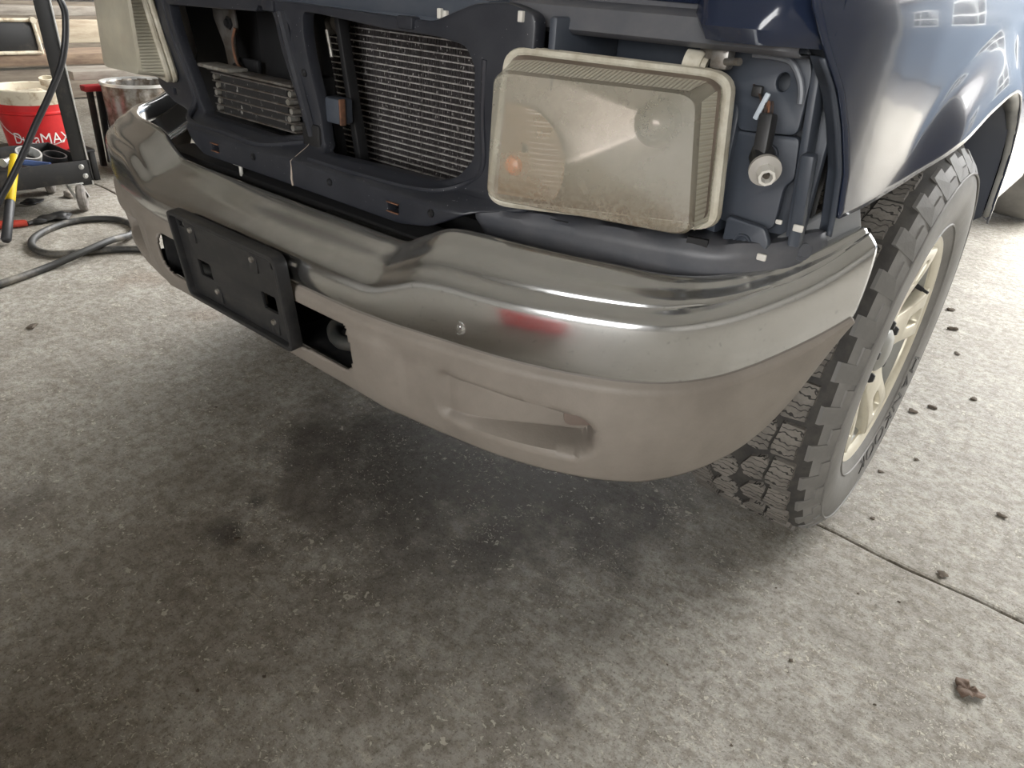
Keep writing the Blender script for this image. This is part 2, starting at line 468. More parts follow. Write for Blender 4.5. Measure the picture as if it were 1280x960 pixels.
def lerp_table(T, x):
    if x <= T[0][0]: return T[0][1]
    for (x0, y0), (x1, y1) in zip(T[:-1], T[1:]):
        if x <= x1: return y0 + (y1 - y0) * (x - x0) / (x1 - x0)
    return T[-1][1]

# ------------------------------------------------------------------ setting
def build_setting():
    M_sub = mat('joint_dirt', (0.055, 0.042, 0.030), 0.9)
    M_wall = mat('painted_block_wall', (0.46, 0.445, 0.41), 0.8, var=(0.38, 0.365, 0.335), vscale=2)
    M_ceil = mat('ceiling_board', (0.55, 0.54, 0.51), 0.8)
    M_gravel = mat('yard_asphalt', (0.07, 0.07, 0.072), 0.9, var=(0.12, 0.115, 0.11), vscale=3)
    M_plank = mat('weathered_plank', (0.20, 0.165, 0.125), 0.75, var=(0.10, 0.08, 0.06), vscale=5, stretch=(1, 0.6, 6))
    fl = mk('floor', [(-5, -5, -0.012), (6.5, -5, -0.012), (6.5, 8, -0.012), (-5, 8, -0.012)], [(0, 1, 2, 3)], M_sub, angle=None)
    tag(fl, 'grey oil-stained concrete shop floor', kind='structure')
    xs = [-5 + 11.5 * i / 460 for i in range(461)]
    rnd = random.Random(3)
    def joint(x): return 0.722 + 0.010 * sin(x * 2.1) + 0.004 * sin(x * 17)
    for sgn, far in ((-1, -5.0), (1, 8.0)):
        vs_, fs = [], []
        for i, x in enumerate(xs):
            j = joint(x) + sgn * (0.0018 + rnd.random() * 0.0022)
            vs_ += [(x, far, 0), (x, j + sgn * 0.006, 0.0), (x, j + sgn * 0.0015, -0.002), (x, j, -0.012)]
        for i in range(len(xs) - 1):
            a, b = i * 4, i * 4 + 4
            for k in range(3): fs.append((a + k, b + k, b + k + 1, a + k + 1) if sgn < 0 else (a + k, a + k + 1, b + k + 1, b + k))
        mk('concrete_slab', vs_, fs, M_floor, fl, 10)
    def wall(name, c, s, m=M_wall):
        return tag(box(name, c, s, m, None, 0.0, angle=None), kind='structure')
    wl = wall('wall_left', (-5.06, -0.8, 1.85), (0.12, 8.6, 3.7))
    for i in range(17):
        box('plank', (-4.98, -0.8, 0.11 + i * 0.215), (0.035, 8.3, 0.20), M_plank, wl, 0.006)
    wall('wall_right', (6.56, -0.8, 1.85), (0.12, 8.6, 3.7))
    # unseen front wall behind the viewer, with a window added for fill daylight
    wf = wall('wall_front', (-2.0, -5.06, 1.85), (6.0, 0.12, 3.7))
    box('wall_section', (5.45, -5.06, 1.85), (2.1, 0.12, 3.7), M_wall, wf, 0.0)
    box('wall_section', (2.7, -5.06, 0.45), (3.4, 0.12, 0.9), M_wall, wf, 0.0)
    box('wall_section', (2.7, -5.06, 3.3), (3.4, 0.12, 0.8), M_wall, wf, 0.0)
    w1 = empty('fill_window', (2.7, -5.06, 0.9)); tag(w1, kind='structure')
    for x in (-1.67, -0.55, 0.55, 1.67): box('window_frame', (x, 0, 1.0), (0.06, 0.08, 2.0), M_wall, w1, 0.004)
    for z in (0.03, 1.0, 1.97): box('window_frame', (0, 0, z), (3.4, 0.07, 0.06), M_wall, w1, 0.004)
    # rear wall: one wide open roller door
    wb = wall('wall_back', (-4.7, 3.46, 1.85), (0.6, 0.12, 3.7))
    box('wall_section', (4.75, 3.46, 1.85), (3.5, 0.12, 3.7), M_wall, wb, 0.0)
    box('wall_section', (-0.7, 3.46, 3.6), (7.4, 0.12, 0.2), M_wall, wb, 0.0)
    wall('ceiling', (0.75, -0.8, 3.76), (11.74, 8.6, 0.12), M_ceil)
    g = mk('ground', [(-60, -20, -0.03), (60, -20, -0.03), (60, 70, -0.03), (-60, 70, -0.03)], [(0, 1, 2, 3)], M_gravel, angle=None)
    tag(g, 'dark asphalt yard outside the open rear door', kind='structure')
build_setting()
portal('fill_window_light', (2.7, -5.0, 1.9), (radians(90), 0, 0), 3.4, 2.0)  # portal for the added fill window, gathers sky light only

# ------------------------------------------------------------------ the truck
truck = empty('pickup_truck')
tag(truck, 'dark navy pickup truck with its grille removed and one headlight hanging loose', 'truck')

# plan line of the bumper's front face and heights along it: x, y, seam z, ridge z, ledge depth, ledge back z, lower edge z
BUMP = [(0.00, 0.000, 0.518, 0.567, 0.088, 0.604, 0.376), (0.10, 0.000, 0.518, 0.567, 0.088, 0.604, 0.375), (0.20, 0.001, 0.518, 0.567, 0.087, 0.605, 0.373),
        (0.28, 0.003, 0.518, 0.567, 0.084, 0.606, 0.371), (0.33, 0.007, 0.519, 0.569, 0.080, 0.609, 0.366), (0.37, 0.013, 0.519, 0.582, 0.074, 0.627, 0.360),
        (0.41, 0.020, 0.520, 0.597, 0.072, 0.645, 0.357), (0.45, 0.028, 0.520, 0.602, 0.071, 0.650, 0.355), (0.53, 0.043, 0.521, 0.603, 0.066, 0.651, 0.354),
        (0.60, 0.064, 0.522, 0.604, 0.064, 0.650, 0.354), (0.66, 0.090, 0.523, 0.605, 0.062, 0.648, 0.355), (0.705, 0.117, 0.524, 0.606, 0.058, 0.645, 0.357),
        (0.740, 0.148, 0.526, 0.609, 0.053, 0.644, 0.360), (0.772, 0.192, 0.530, 0.616, 0.047, 0.645, 0.370), (0.797, 0.240, 0.538, 0.626, 0.042, 0.650, 0.388),
        (0.818, 0.285, 0.549, 0.638, 0.037, 0.660, 0.418), (0.838, 0.330, 0.562, 0.655, 0.033, 0.675, 0.470), (0.852, 0.362, 0.573, 0.672, 0.030, 0.688, 0.525), (0.863, 0.388, 0.583, 0.686, 0.027, 0.698, 0.578)]
def bumper_stations(n=6):
    half = cr([Vector(b) for b in BUMP], n)
    full = [Vector([-h[0]] + list(h[1:])) for h in reversed(half[1:])] + half
    out = []
    for i, s in enumerate(full):
        a, b = full[max(i - 1, 0)], full[min(i + 1, len(full) - 1)]
        t = Vector((b[0] - a[0], b[1] - a[1])).normalized()
        out.append((s, Vector((-t.y, t.x))))        # inward normal (towards the truck)
    return out
ST = bumper_stations()
def build_bumper():
    rows = []
    for s, nn in ST:
        x, y, zs, zr, d, zb, zl = s
        prof = [(d + 0.006, zb - 0.035), (d + 0.004, zb - 0.006), (d - 0.006, zb), (d * 0.62, zb - 0.30 * (zb - zr)), (d * 0.34, zr + 0.45 * (zb - zr)),
                (0.016, zr + 0.010), (0.003, zr + 0.001), (-0.002, zr - 0.010), (-0.003, (zr + zs) / 2), (0.0, zs + 0.008), (0.006, zs), (0.022, zs - 0.001)]
        pts = cr([Vector((p[0], p[1], 0)) for p in prof], 4)
        rows.append([(x + nn.x * p.x, y + nn.y * p.x, p.y) for p in pts])
    v, f = grid_mesh(rows)
    o = mk('front_bumper', v, f, M_chrome, truck, 50)
    solid(o, 0.004, 1.0)
    o['label'] = 'dusty chrome front bumper with a stepped-down middle'
    # small bolt head pressed into the face
    lathe('bumper_bolt', [(-0.002, 0), (-0.0015, 0.004), (0.000, 0.0045), (0.000, 0.008), (-0.0012, 0.0088), (-0.0012, 0.0105), (0.004, 0.0115)], (0.478, 0.0275, 0.549), (0.2, 0.98, 0), M_chrome, o, 20)

    # ---- lower valance, with tow-hook openings and fog-lamp scoops
    rows = []; keep = []
    fine = bumper_stations(14)
    NZ = 46
    def zface(t, zs, zl): return zs - 0.003 - t * (zs - 0.003 - zl)
    for s, nn in fine:
        x, y, zs, zr, d, zb, zl = s
        row = []
        ax = abs(x)
        for k in range(NZ + 1):
            t = k / NZ
            z = zface(t, zs, zl)
            off = 0.008 - 0.010 * ss(0.0, 0.06, t) + 0.026 * t * t * t * (1 - 0.6 * ss(0.74, 0.84, ax))
            off += 0.006 * ss(0.0, 0.05, ax - 0.33) * ss(0.14, 0.24, t) - 0.006 * ss(0.14, 0.24, t)   # upper lip stands proud of the middle
            # fog-lamp scoop: shallow at the inner end, deep at the blunt outer end
            zt, zbm = 0.476 - 0.05 * (ax - 0.45), 0.392
            hx, hz, rr_ = 0.125, (zt - zbm) / 2 + 0.004, 0.034
            qx, qz = abs(ax - 0.548) - hx + rr_, abs(z - (zt + zbm) / 2) - hz + rr_
            sdf = sqrt(max(qx, 0) ** 2 + max(qz, 0) ** 2) + min(max(qx, qz), 0) - rr_
            off += 0.056 * ss(0.0, 0.016, -sdf) * (0.22 + 0.78 * ss(0.44, 0.66, ax)) * ss(0.425, 0.46, ax)
            off += 0.012 * ss(0.37, 0.39, ax) * ss(0.47, 0.45, ax) * ss(0.50, 0.47, z) * ss(0.36, 0.40, z) * 0.35
            row.append(Vector((x + nn.x * off, y + nn.y * off, z)))
        rows.append(row)
    v, f = grid_mesh(rows)
    K = NZ + 1
    # rounded openings for the tow hooks
    def inside(p):
        ax = abs(p.x)
        x0, x1, z0, z1, r = 0.075, 0.292, 0.412, 0.494, 0.03
        dx = max(x0 + r - ax, ax - (x1 - r), 0); dz = max(z0 + r - p.z, p.z - (z1 - r), 0)
        return sqrt(dx * dx + dz * dz) < r
    f2 = [q for q in f if not inside(sum((v[i] for i in q), Vector()) / 4)]
    o2 = mk('bumper_valance', v, f2, M_val, truck, 50)
    solid(o2, 0.006, 1.0)
    o2['label'] = 'dusty taupe plastic valance under the chrome'
    for sg in (-1, 1):
        pl = plate_mesh(roundpoly([(-0.030, -0.020), (0.030, -0.016), (0.030, 0.020), (-0.030, 0.018)], 0.015), [], 0.006, 0.0015)
        a = radians(38) * sg
        for q in pl.verts:
            w = Vector((q.co.x * cos(a) - q.co.z * sin(a), q.co.x * sin(a) + q.co.z * cos(a), q.co.y))
            q.co = w + Vector((sg * 0.636, 0.116, 0.447))
        from_bm('fog_lamp_plug', pl, mat('taupe_plug', (0.15, 0.115, 0.095), 0.5) if 'taupe_plug' not in MATS else MATS['taupe_plug'], o2)
    box('valance_dark_backing', (0, 0.150, 0.450), (1.34, 0.012, 0.16), M_void, o2, 0.003)  # added black sheets hide the lit floor seen through the tow openings
    box('valance_dark_backing', (0, 0.10, 0.378), (1.00, 0.10, 0.008), M_void, o2, 0.002)
    for sg in (-1, 1):
        bm = bmesh.new()
        add_box(bm, (sg * 0.300, 0.083, 0.453), (0.008, 0.152, 0.11), 0.002); add_box(bm, (sg * 0.19, 0.085, 0.506), (0.23, 0.13, 0.006), 0.002); add_box(bm, (sg * 0.19, 0.085, 0.400), (0.23, 0.13, 0.006), 0.002)
        from_bm('tow_opening_liner', bm, M_black, o2)
    # ---- tow hooks
    for sg in (-1, 1):
        path = cr([(sg * 0.262, 0.16, 0.446), (sg * 0.262, 0.07, 0.440), (sg * 0.250, 0.046, 0.434), (sg * 0.215, 0.034, 0.428), (sg * 0.180, 0.046, 0.430), (sg * 0.168, 0.07, 0.436), (sg * 0.168, 0.16, 0.442)], 8)
        th = tube('tow_hook', path, 0.012, mat('painted_hook_steel', (0.03, 0.032, 0.030), 0.45, var=(0.07, 0.06, 0.05), vscale=30, vlo=0.5, vhi=0.7) if 'painted_hook_steel' not in MATS else MATS['painted_hook_steel'], truck, 14)
        th['label'] = 'dark steel tow hook loop'

    # ---- number plate bracket
    pb = empty('license_plate_bracket', (0, 0, 0), truck)
    pb['label'] = 'empty black plastic number plate bracket'
    top, bot = Vector((0, -0.030, 0.573)), Vector((0, -0.013, 0.407))
    up = (top - bot).normalized(); nrm = up.cross(Vector((1, 0, 0))); mid = (top + bot) / 2     # nrm points to the truck
    def bm_map(u, v, w): return mid + Vector((1, 0, 0)) * u + up * v + nrm * (w + 0.0005)
    H = (top - bot).length / 2
    out = roundpoly([(-0.163, -H), (0.163, -H), (0.163, H), (-0.163, H)], 0.018, 6)
    inn = roundpoly([(-0.155, -H + 0.008), (0.155, -H + 0.008), (0.155, H - 0.008), (-0.155, H - 0.008)], 0.012, 6)
    plate('bracket_rim', out, [inn], 0.022, bm_map, M_black, pb, 0.002)
    holes = []
    for cx in (-0.093, 0.104):
        holes.append(roundpoly([(cx - 0.020, 0.001), (cx + 0.020, 0.001), (cx + 0.020, 0.029 - 0.058), (cx - 0.020, 0.029 - 0.058)][::-1], 0.002, 1))
    for cx in (-0.140, 0.140):
        holes.append([(cx - 0.009, 0.064), (cx - 0.009, 0.054), (cx + 0.009, 0.054), (cx + 0.009, 0.064)])
    plate('bracket_plate', roundpoly([(-0.158, -H + 0.004), (0.158, -H + 0.004), (0.158, H - 0.004), (-0.158, H - 0.004)], 0.014, 6), holes, 0.006, lambda u, v, w: bm_map(u, v, w + 0.003), M_black, pb, 0.001)
    for (sx, sz) in ((-0.106, 0.056), (0.082, 0.056), (-0.064, -0.047), (0.108, -0.047)):
        box('screw_recess_frame', bm_map(sx, sz - 0.004, 0.0005), (0.022, 0.004, 0.036), M_black, pb, 0.0012)
        lathe('screw', [(0.003, 0), (0.003, 0.003), (0.0025, 0.0045), (-0.002, 0.005)], bm_map(sx, sz, -0.0025), -nrm, M_alu, pb, 12)
    for sx in (-0.05, 0.0, 0.05): box('bracket_stand_off', bm_map(sx, -0.02, 0.016), (0.02, 0.016, 0.06), M_black, pb, 0.002)
build_bumper()

# ------------------------------------------------------------------ grille opening panel and what shows through it
def panel_y(x, z):
    y = 0.140 + 0.020 * ss(0.86, 0.71, z) + 0.25 * max(0, abs(x) - 0.34) ** 1.5
    y -= 0.044 * ss(0.690, 0.660, z) * ss(0.47, 0.36, abs(x))
    return y
def build_grille():
    outer = roundpoly([(-0.60, 0.705), (-0.513, 0.683), (-0.457, 0.680), (-0.378, 0.674), (-0.356, 0.664), (-0.338, 0.640), (-0.30, 0.620), (-0.018, 0.620), (0.264, 0.619), (0.33, 0.630), (0.40, 0.664), (0.470, 0.672), (0.475, 0.915),
                       (0.435, 0.926), (0.385, 0.922), (0.31, 0.896), (0.0, 0.900), (-0.31, 0.896), (-0.385, 0.922), (-0.435, 0.926), (-0.475, 0.915), (-0.475, 0.745), (-0.60, 0.745)], 0.012, 3)
    LO = roundpoly([(-0.400, 0.872), (-0.100, 0.880), (-0.095, 0.889), (-0.060, 0.887), (-0.050, 0.872), (-0.022, 0.698), (-0.105, 0.681), (-0.350, 0.683), (-0.370, 0.710), (-0.390, 0.778)], 0.008, 3)[::-1]
    RO = roundpoly([(0.024, 0.872), (0.028, 0.888), (0.064, 0.888), (0.216, 0.880), (0.319, 0.879), (0.37, 0.873), (0.386, 0.85), (0.379, 0.783), (0.372, 0.728), (0.341, 0.697), (0.303, 0.685), (0.040, 0.679), (0.031, 0.695)], 0.010, 3)[::-1]
    oval = [(-0.022 + 0.011 * cos(a * pi / 8), 0.856 + 0.016 * sin(a * pi / 8)) for a in range(16)][::-1]
    sq = []
    for cx in (-0.252, 0.252): sq.append([(cx - 0.012, 0.634), (cx - 0.012, 0.648), (cx + 0.012, 0.648), (cx + 0.012, 0.634)])
    sq.append([(-0.508, 0.700), (-0.508, 0.712), (-0.488, 0.712), (-0.488, 0.700)])
    cuts = [((x / 100, 0, 0), (1, 0, 0)) for x in range(-55, 50, 5)] + [((0, z, 0), (0, 1, 0)) for z in (0.660, 0.665, 0.670, 0.675, 0.680, 0.685, 0.690, 0.71, 0.74, 0.77, 0.80, 0.83, 0.86)]
    o = plate('grille_opening_panel', outer, [LO, RO, oval] + sq, 0.022, lambda u, v, w: (u, panel_y(u, v) - w + 0.011, v), M_panel, truck, 0.003, cuts, 40)
    o['label'] = 'blue-black plastic panel framing the two empty grille openings'
    def on(pts, dy): return cr([(x, panel_y(x, z) - dy, z) for x, z in pts], 6)
    tube('panel_bead', on([(-0.43, 0.90), (-0.412, 0.80), (-0.392, 0.71), (-0.365, 0.671), (-0.22, 0.670), (-0.11, 0.669), (-0.02, 0.685)], -0.002), 0.006, M_panel, o, 8)
    tube('panel_bead', on([(0.03, 0.670), (0.15, 0.670), (0.30, 0.674), (0.355, 0.690), (0.388, 0.72), (0.394, 0.79), (0.402, 0.86)], -0.002), 0.005, M_panel, o, 8)
    tube('panel_bead', on([(-0.030, 0.885), (-0.014, 0.80), (0.000, 0.700)], -0.001), 0.009, M_panel, o, 8)
    # split seam with torn pale edge, hole liners, moulding clips
    bm = bmesh.new()
    zz = [0.690, 0.682, 0.672, 0.662, 0.652, 0.642, 0.632, 0.621]
    add_tube(bm, [(-0.004 + random.uniform(-0.002, 0.002), panel_y(0, z) - 0.001, z) for z in zz], [0.0004, 0.0005, 0.0005, 0.0006, 0.0010, 0.0018, 0.0022, 0.0015], 6)
    from_bm('torn_seam', bm, mat('torn_plastic', (0.40, 0.34, 0.28), 0.8), o)
    for cx in (-0.252, 0.252):
        bm = bmesh.new()
        y = panel_y(cx, 0.64)
        for (a, b) in (((-0.013, 0.634), (0.013, 0.634)), ((-0.013, 0.648), (0.013, 0.648)), ((-0.013, 0.634), (-0.013, 0.648))):
            bar(bm, (cx + a[0], y - 0.0005, a[1]), (cx + b[0], y - 0.0005, b[1]), 0.003, 0.0016)
        from_bm('hole_liner', bm, M_rust, o)
    for (cx, cz) in ((-0.12, 0.648), (0.10, 0.648), (0.335, 0.652), (0.425, 0.79), (0.010, 0.80)):
        lathe('pin_hole_dark', [(0.001, 0), (0.001, 0.0035), (-0.001, 0.005), (-0.001, 0.006), (0.002, 0.0065)], (cx, panel_y(cx, cz) - 0.001, cz), (0, 1, 0), M_void, o, 10)  # black disc stands for the dark inside a small hole
    bm = bmesh.new(); add_box(bm, (-0.198, 0.128, 0.621), (0.020, 0.012, 0.008), 0.002); add_box(bm, (-0.190, 0.128, 0.608), (0.008, 0.005, 0.020), 0.002)
    from_bm('push_clip', bm, M_white, o)

    # ---- upper tie bar and bonnet latch shelf
    bm = bmesh.new()
    add_box(bm, (0, 0.20, 0.912), (0.80, 0.10, 0.030), 0.006)
    add_box(bm, (0, 0.165, 0.895), (0.62, 0.03, 0.014), 0.004)
    ob = from_bm('upper_tie_bar', bm, M_pocket, truck)
    box('latch_shelf', (-0.05, 0.27, 0.945), (0.70, 0.16, 0.02), M_panel, ob, 0.006)
    for cx in (-0.060, 0.262):
        box('tie_bar_tab', (cx, 0.150, 0.891), (0.032, 0.030, 0.016), M_panel, ob, 0.003)
    # ---- black liner plates in the left opening
    bm = bmesh.new()
    add_box(bm, (-0.43, 0.33, 0.78), (0.20, 0.012, 0.30), 0.003)
    ob = from_bm('air_deflector', bm, M_void, truck)
    box('deflector_panel', (-0.36, 0.275, 0.725), (0.07, 0.01, 0.11), mat('liner_black', (0.012, 0.012, 0.013), 0.5), ob, 0.004)
    bm = bmesh.new()
    add_box(bm, (-0.27, 0.30, 0.78), (0.16, 0.010, 0.26), 0.002); add_box(bm, (-0.186, 0.285, 0.78), (0.008, 0.04, 0.26), 0.002); add_box(bm, (-0.205, 0.285, 0.78), (0.004, 0.03, 0.26), 0.001)
    from_bm('deflector_baffle', bm, MATS['liner_black'], ob)
    # steel bracket with two bolts
    br = roundpoly([(-0.450, 0.895), (-0.375, 0.895), (-0.368, 0.835), (-0.384, 0.815), (-0.380, 0.775), (-0.366, 0.765), (-0.366, 0.745), (-0.412, 0.740), (-0.424, 0.80), (-0.452, 0.85)], 0.006, 3)
    ob = plate('support_bracket', br, [], 0.006, lambda u, v, w: (u, 0.262 - w, v), M_zinc, truck, 0.0015)
    ob['label'] = 'dusty grey steel bracket in the left grille opening'
    for (cx, cz) in ((-0.392, 0.842), (-0.386, 0.757)):
        lathe('bolt', [(0.008, 0), (0.008, 0.007), (0.003, 0.008), (0.003, 0.012), (-0.002, 0.013)], (cx, 0.258, cz), (0, -1, 0), MATS['liner_black'], ob, 6)
    bm = bmesh.new(); add_tube(bm, cr([(-0.366, 0.255, 0.835), (-0.376, 0.252, 0.81), (-0.372, 0.252, 0.775), (-0.355, 0.252, 0.76), (-0.350, 0.252, 0.742)], 5), 0.003, 8)
    from_bm('bracket_edge', bm, M_rust, ob)

    # ---- oil cooler in the left opening
    oc = empty('oil_cooler', (0, 0, 0), truck)
    oc['label'] = 'small finned oil cooler with pale looped tube ends'
    x0, x1, zb = -0.372, -0.098, 0.684
    rise = 0.0
    for i in range(6):
        z = zb + i * 0.0145
        box('cooler_tube', ((x0 + x1) / 2, 0.205, z), (x1 - x0, 0.022, 0.003), M_zinc, oc, 0.001)
    for i in range(5):
        z = zb + i * 0.0145 + 0.00725
        box('cooler_fin_row', ((x0 + x1) / 2, 0.207, z), (x1 - x0 - 0.05, 0.018, 0.011), M_coolfin, oc, 0.0)
    for i in range(5):
        z = zb + i * 0.0145 + 0.00725
        for xe, sg in ((x0 + 0.014, 1), (x1 - 0.014, -1)):
            lathe('tube_loop', [(-0.010, 0), (-0.010, 0.0055), (0.010, 0.0055), (0.010, 0)], (xe + sg * (0.004 if i % 2 else -0.004), 0.204, z), (0, 1, 0), M_alu, oc, 12)
    bm = bmesh.new(); add_box(bm, ((x0 + x1) / 2, 0.208, zb + 0.080), (x1 - x0 + 0.01, 0.040, 0.005), 0.002)
    from_bm('cooler_top_plate', bm, M_zinc, oc)
    box('cooler_mount', (x0 + 0.045, 0.195, zb + 0.086), (0.11, 0.045, 0.007), M_alu, oc, 0.003)

    # ---- air-conditioning condenser behind the right opening
    cd = empty('condenser', (0, 0, 0), truck)
    cd['label'] = 'air-conditioning condenser with thin horizontal tubes and bent dark fins'
    xa, xb = -0.20, 0.36
    rows = 26
    me0 = None
    for i in range(rows):
        z = 0.632 + i * 0.0101
        if me0 is None:
            t0 = box('condenser_tube', ((xa + xb) / 2, 0.277, 0), (xb - xa, 0.018, 0.0017), M_tube, cd, 0.0); me0 = t0.data; t0.location.z = z
        else:
            t = bpy.data.objects.new('condenser_tube', me0); C.objects.link(t); t.parent = cd; t.location.z = z
    bm = bmesh.new()
    rnd = random.Random(5)
    nf = 230
    for i in range(rows - 1):
        z0 = 0.632 + i * 0.0101 + 0.0008; z1 = z0 + 0.0085
        for k in range(nf):
            x = xa + (xb - xa) * (k + 0.5) / nf + rnd.uniform(-0.0005, 0.0005)
            yf = 0.2705 + rnd.uniform(0, 0.002)
            w = 0.0016 if rnd.random() < 0.10 else 0.0005
            vv = [bm.verts.new(q) for q in ((x - w / 2, yf, z0), (x + w / 2, yf + 0.0004, z0), (x + w / 2 + rnd.uniform(-0.0006, 0.0006), yf + 0.0004, z1), (x - w / 2, yf, z1))]
            v2 = [bm.verts.new((q.co.x, 0.285, q.co.z)) for q in vv]
            bm.faces.new(vv); bm.faces.new((vv[0], vv[3], v2[3], v2[0])); bm.faces.new((vv[1], v2[1], v2[2], vv[2]))
    fo = from_bm('condenser_fins', bm, M_fin, cd, None, fix=False); fo['kind'] = 'stuff'
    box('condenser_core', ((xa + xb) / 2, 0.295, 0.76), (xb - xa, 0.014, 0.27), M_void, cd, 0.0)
    box('side_tank', (xb + 0.012, 0.28, 0.76), (0.024, 0.03, 0.28), M_zinc, cd, 0.006)
    # ---- latch support rods and sensor bracket in front of it
    bm = bmesh.new()
    bar(bm, (-0.030, 0.205, 0.892), (0.012, 0.212, 0.640), 0.014, 0.020, 0.003, (0, 1, 0)); bar(bm, (0.024, 0.212, 0.892), (0.062, 0.22, 0.640), 0.012, 0.02, 0.003, (0, 1, 0))
    bar(bm, (0.000, 0.225, 0.892), (0.036, 0.23, 0.640), 0.016, 0.004, 0.001, (0, 1, 0))
    ob = from_bm('latch_support', bm, MATS['liner_black'], truck)
    tube('worn_edge', [(0.004, 0.200, 0.862), (0.008, 0.201, 0.84), (0.012, 0.201, 0.822)], 0.003, M_alu, ob, 6)
    bm = bmesh.new(); add_box(bm, (0.040, 0.185, 0.745), (0.045, 0.03, 0.040), 0.004)
    ob = from_bm('sensor_bracket', bm, M_pocket, truck)
    box('rusty_edge', (0.0645, 0.176, 0.745), (0.004, 0.011, 0.041), M_rust, ob, 0.001)
    bm = bmesh.new(); add_box(bm, (-0.015, 0.19, 0.755), (0.055, 0.035, 0.075), 0.008); add_box(bm, (0.0, 0.17, 0.695), (0.05, 0.03, 0.05), 0.006)
    from_bm('sensor_body', bm, MATS['liner_black'], ob)
    # grubby castings just under the top bar
    bm = bmesh.new()
    for q in ((-0.10, 0.262, 0.868, 0.03), (-0.065, 0.262, 0.862, 0.024), (-0.03, 0.255, 0.870, 0.03)):
        bmesh.ops.create_icosphere(bm, subdivisions=2, radius=q[3] * 0.6, matrix=Matrix.Translation(q[:3]))
    from_bm('latch_casting', bm, M_zinc, ob)
    box('dark_backing', (0, 0.385, 0.69), (1.56, 0.02, 0.52), M_void, truck, 0.004)  # added black sheet stops daylight showing through behind the front openings
    # dark engine bay behind everything
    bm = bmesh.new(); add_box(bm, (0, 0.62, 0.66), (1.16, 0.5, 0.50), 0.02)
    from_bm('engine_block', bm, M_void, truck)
    bm = bmesh.new(); add_box(bm, (0, 0.30, 0.56), (0.98, 0.10, 0.10), 0.01); add_box(bm, (0, 0.16, 0.575), (0.96, 0.07, 0.06), 0.01)
    ob = from_bm('bumper_beam', bm, M_void, truck)
    for i in range(5): box('beam_rib', (0.27 + i * 0.0, 0.118, 0.557 + i * 0.010), (0.36, 0.014, 0.004), MATS['liner_black'], ob, 0.001)
build_grille()

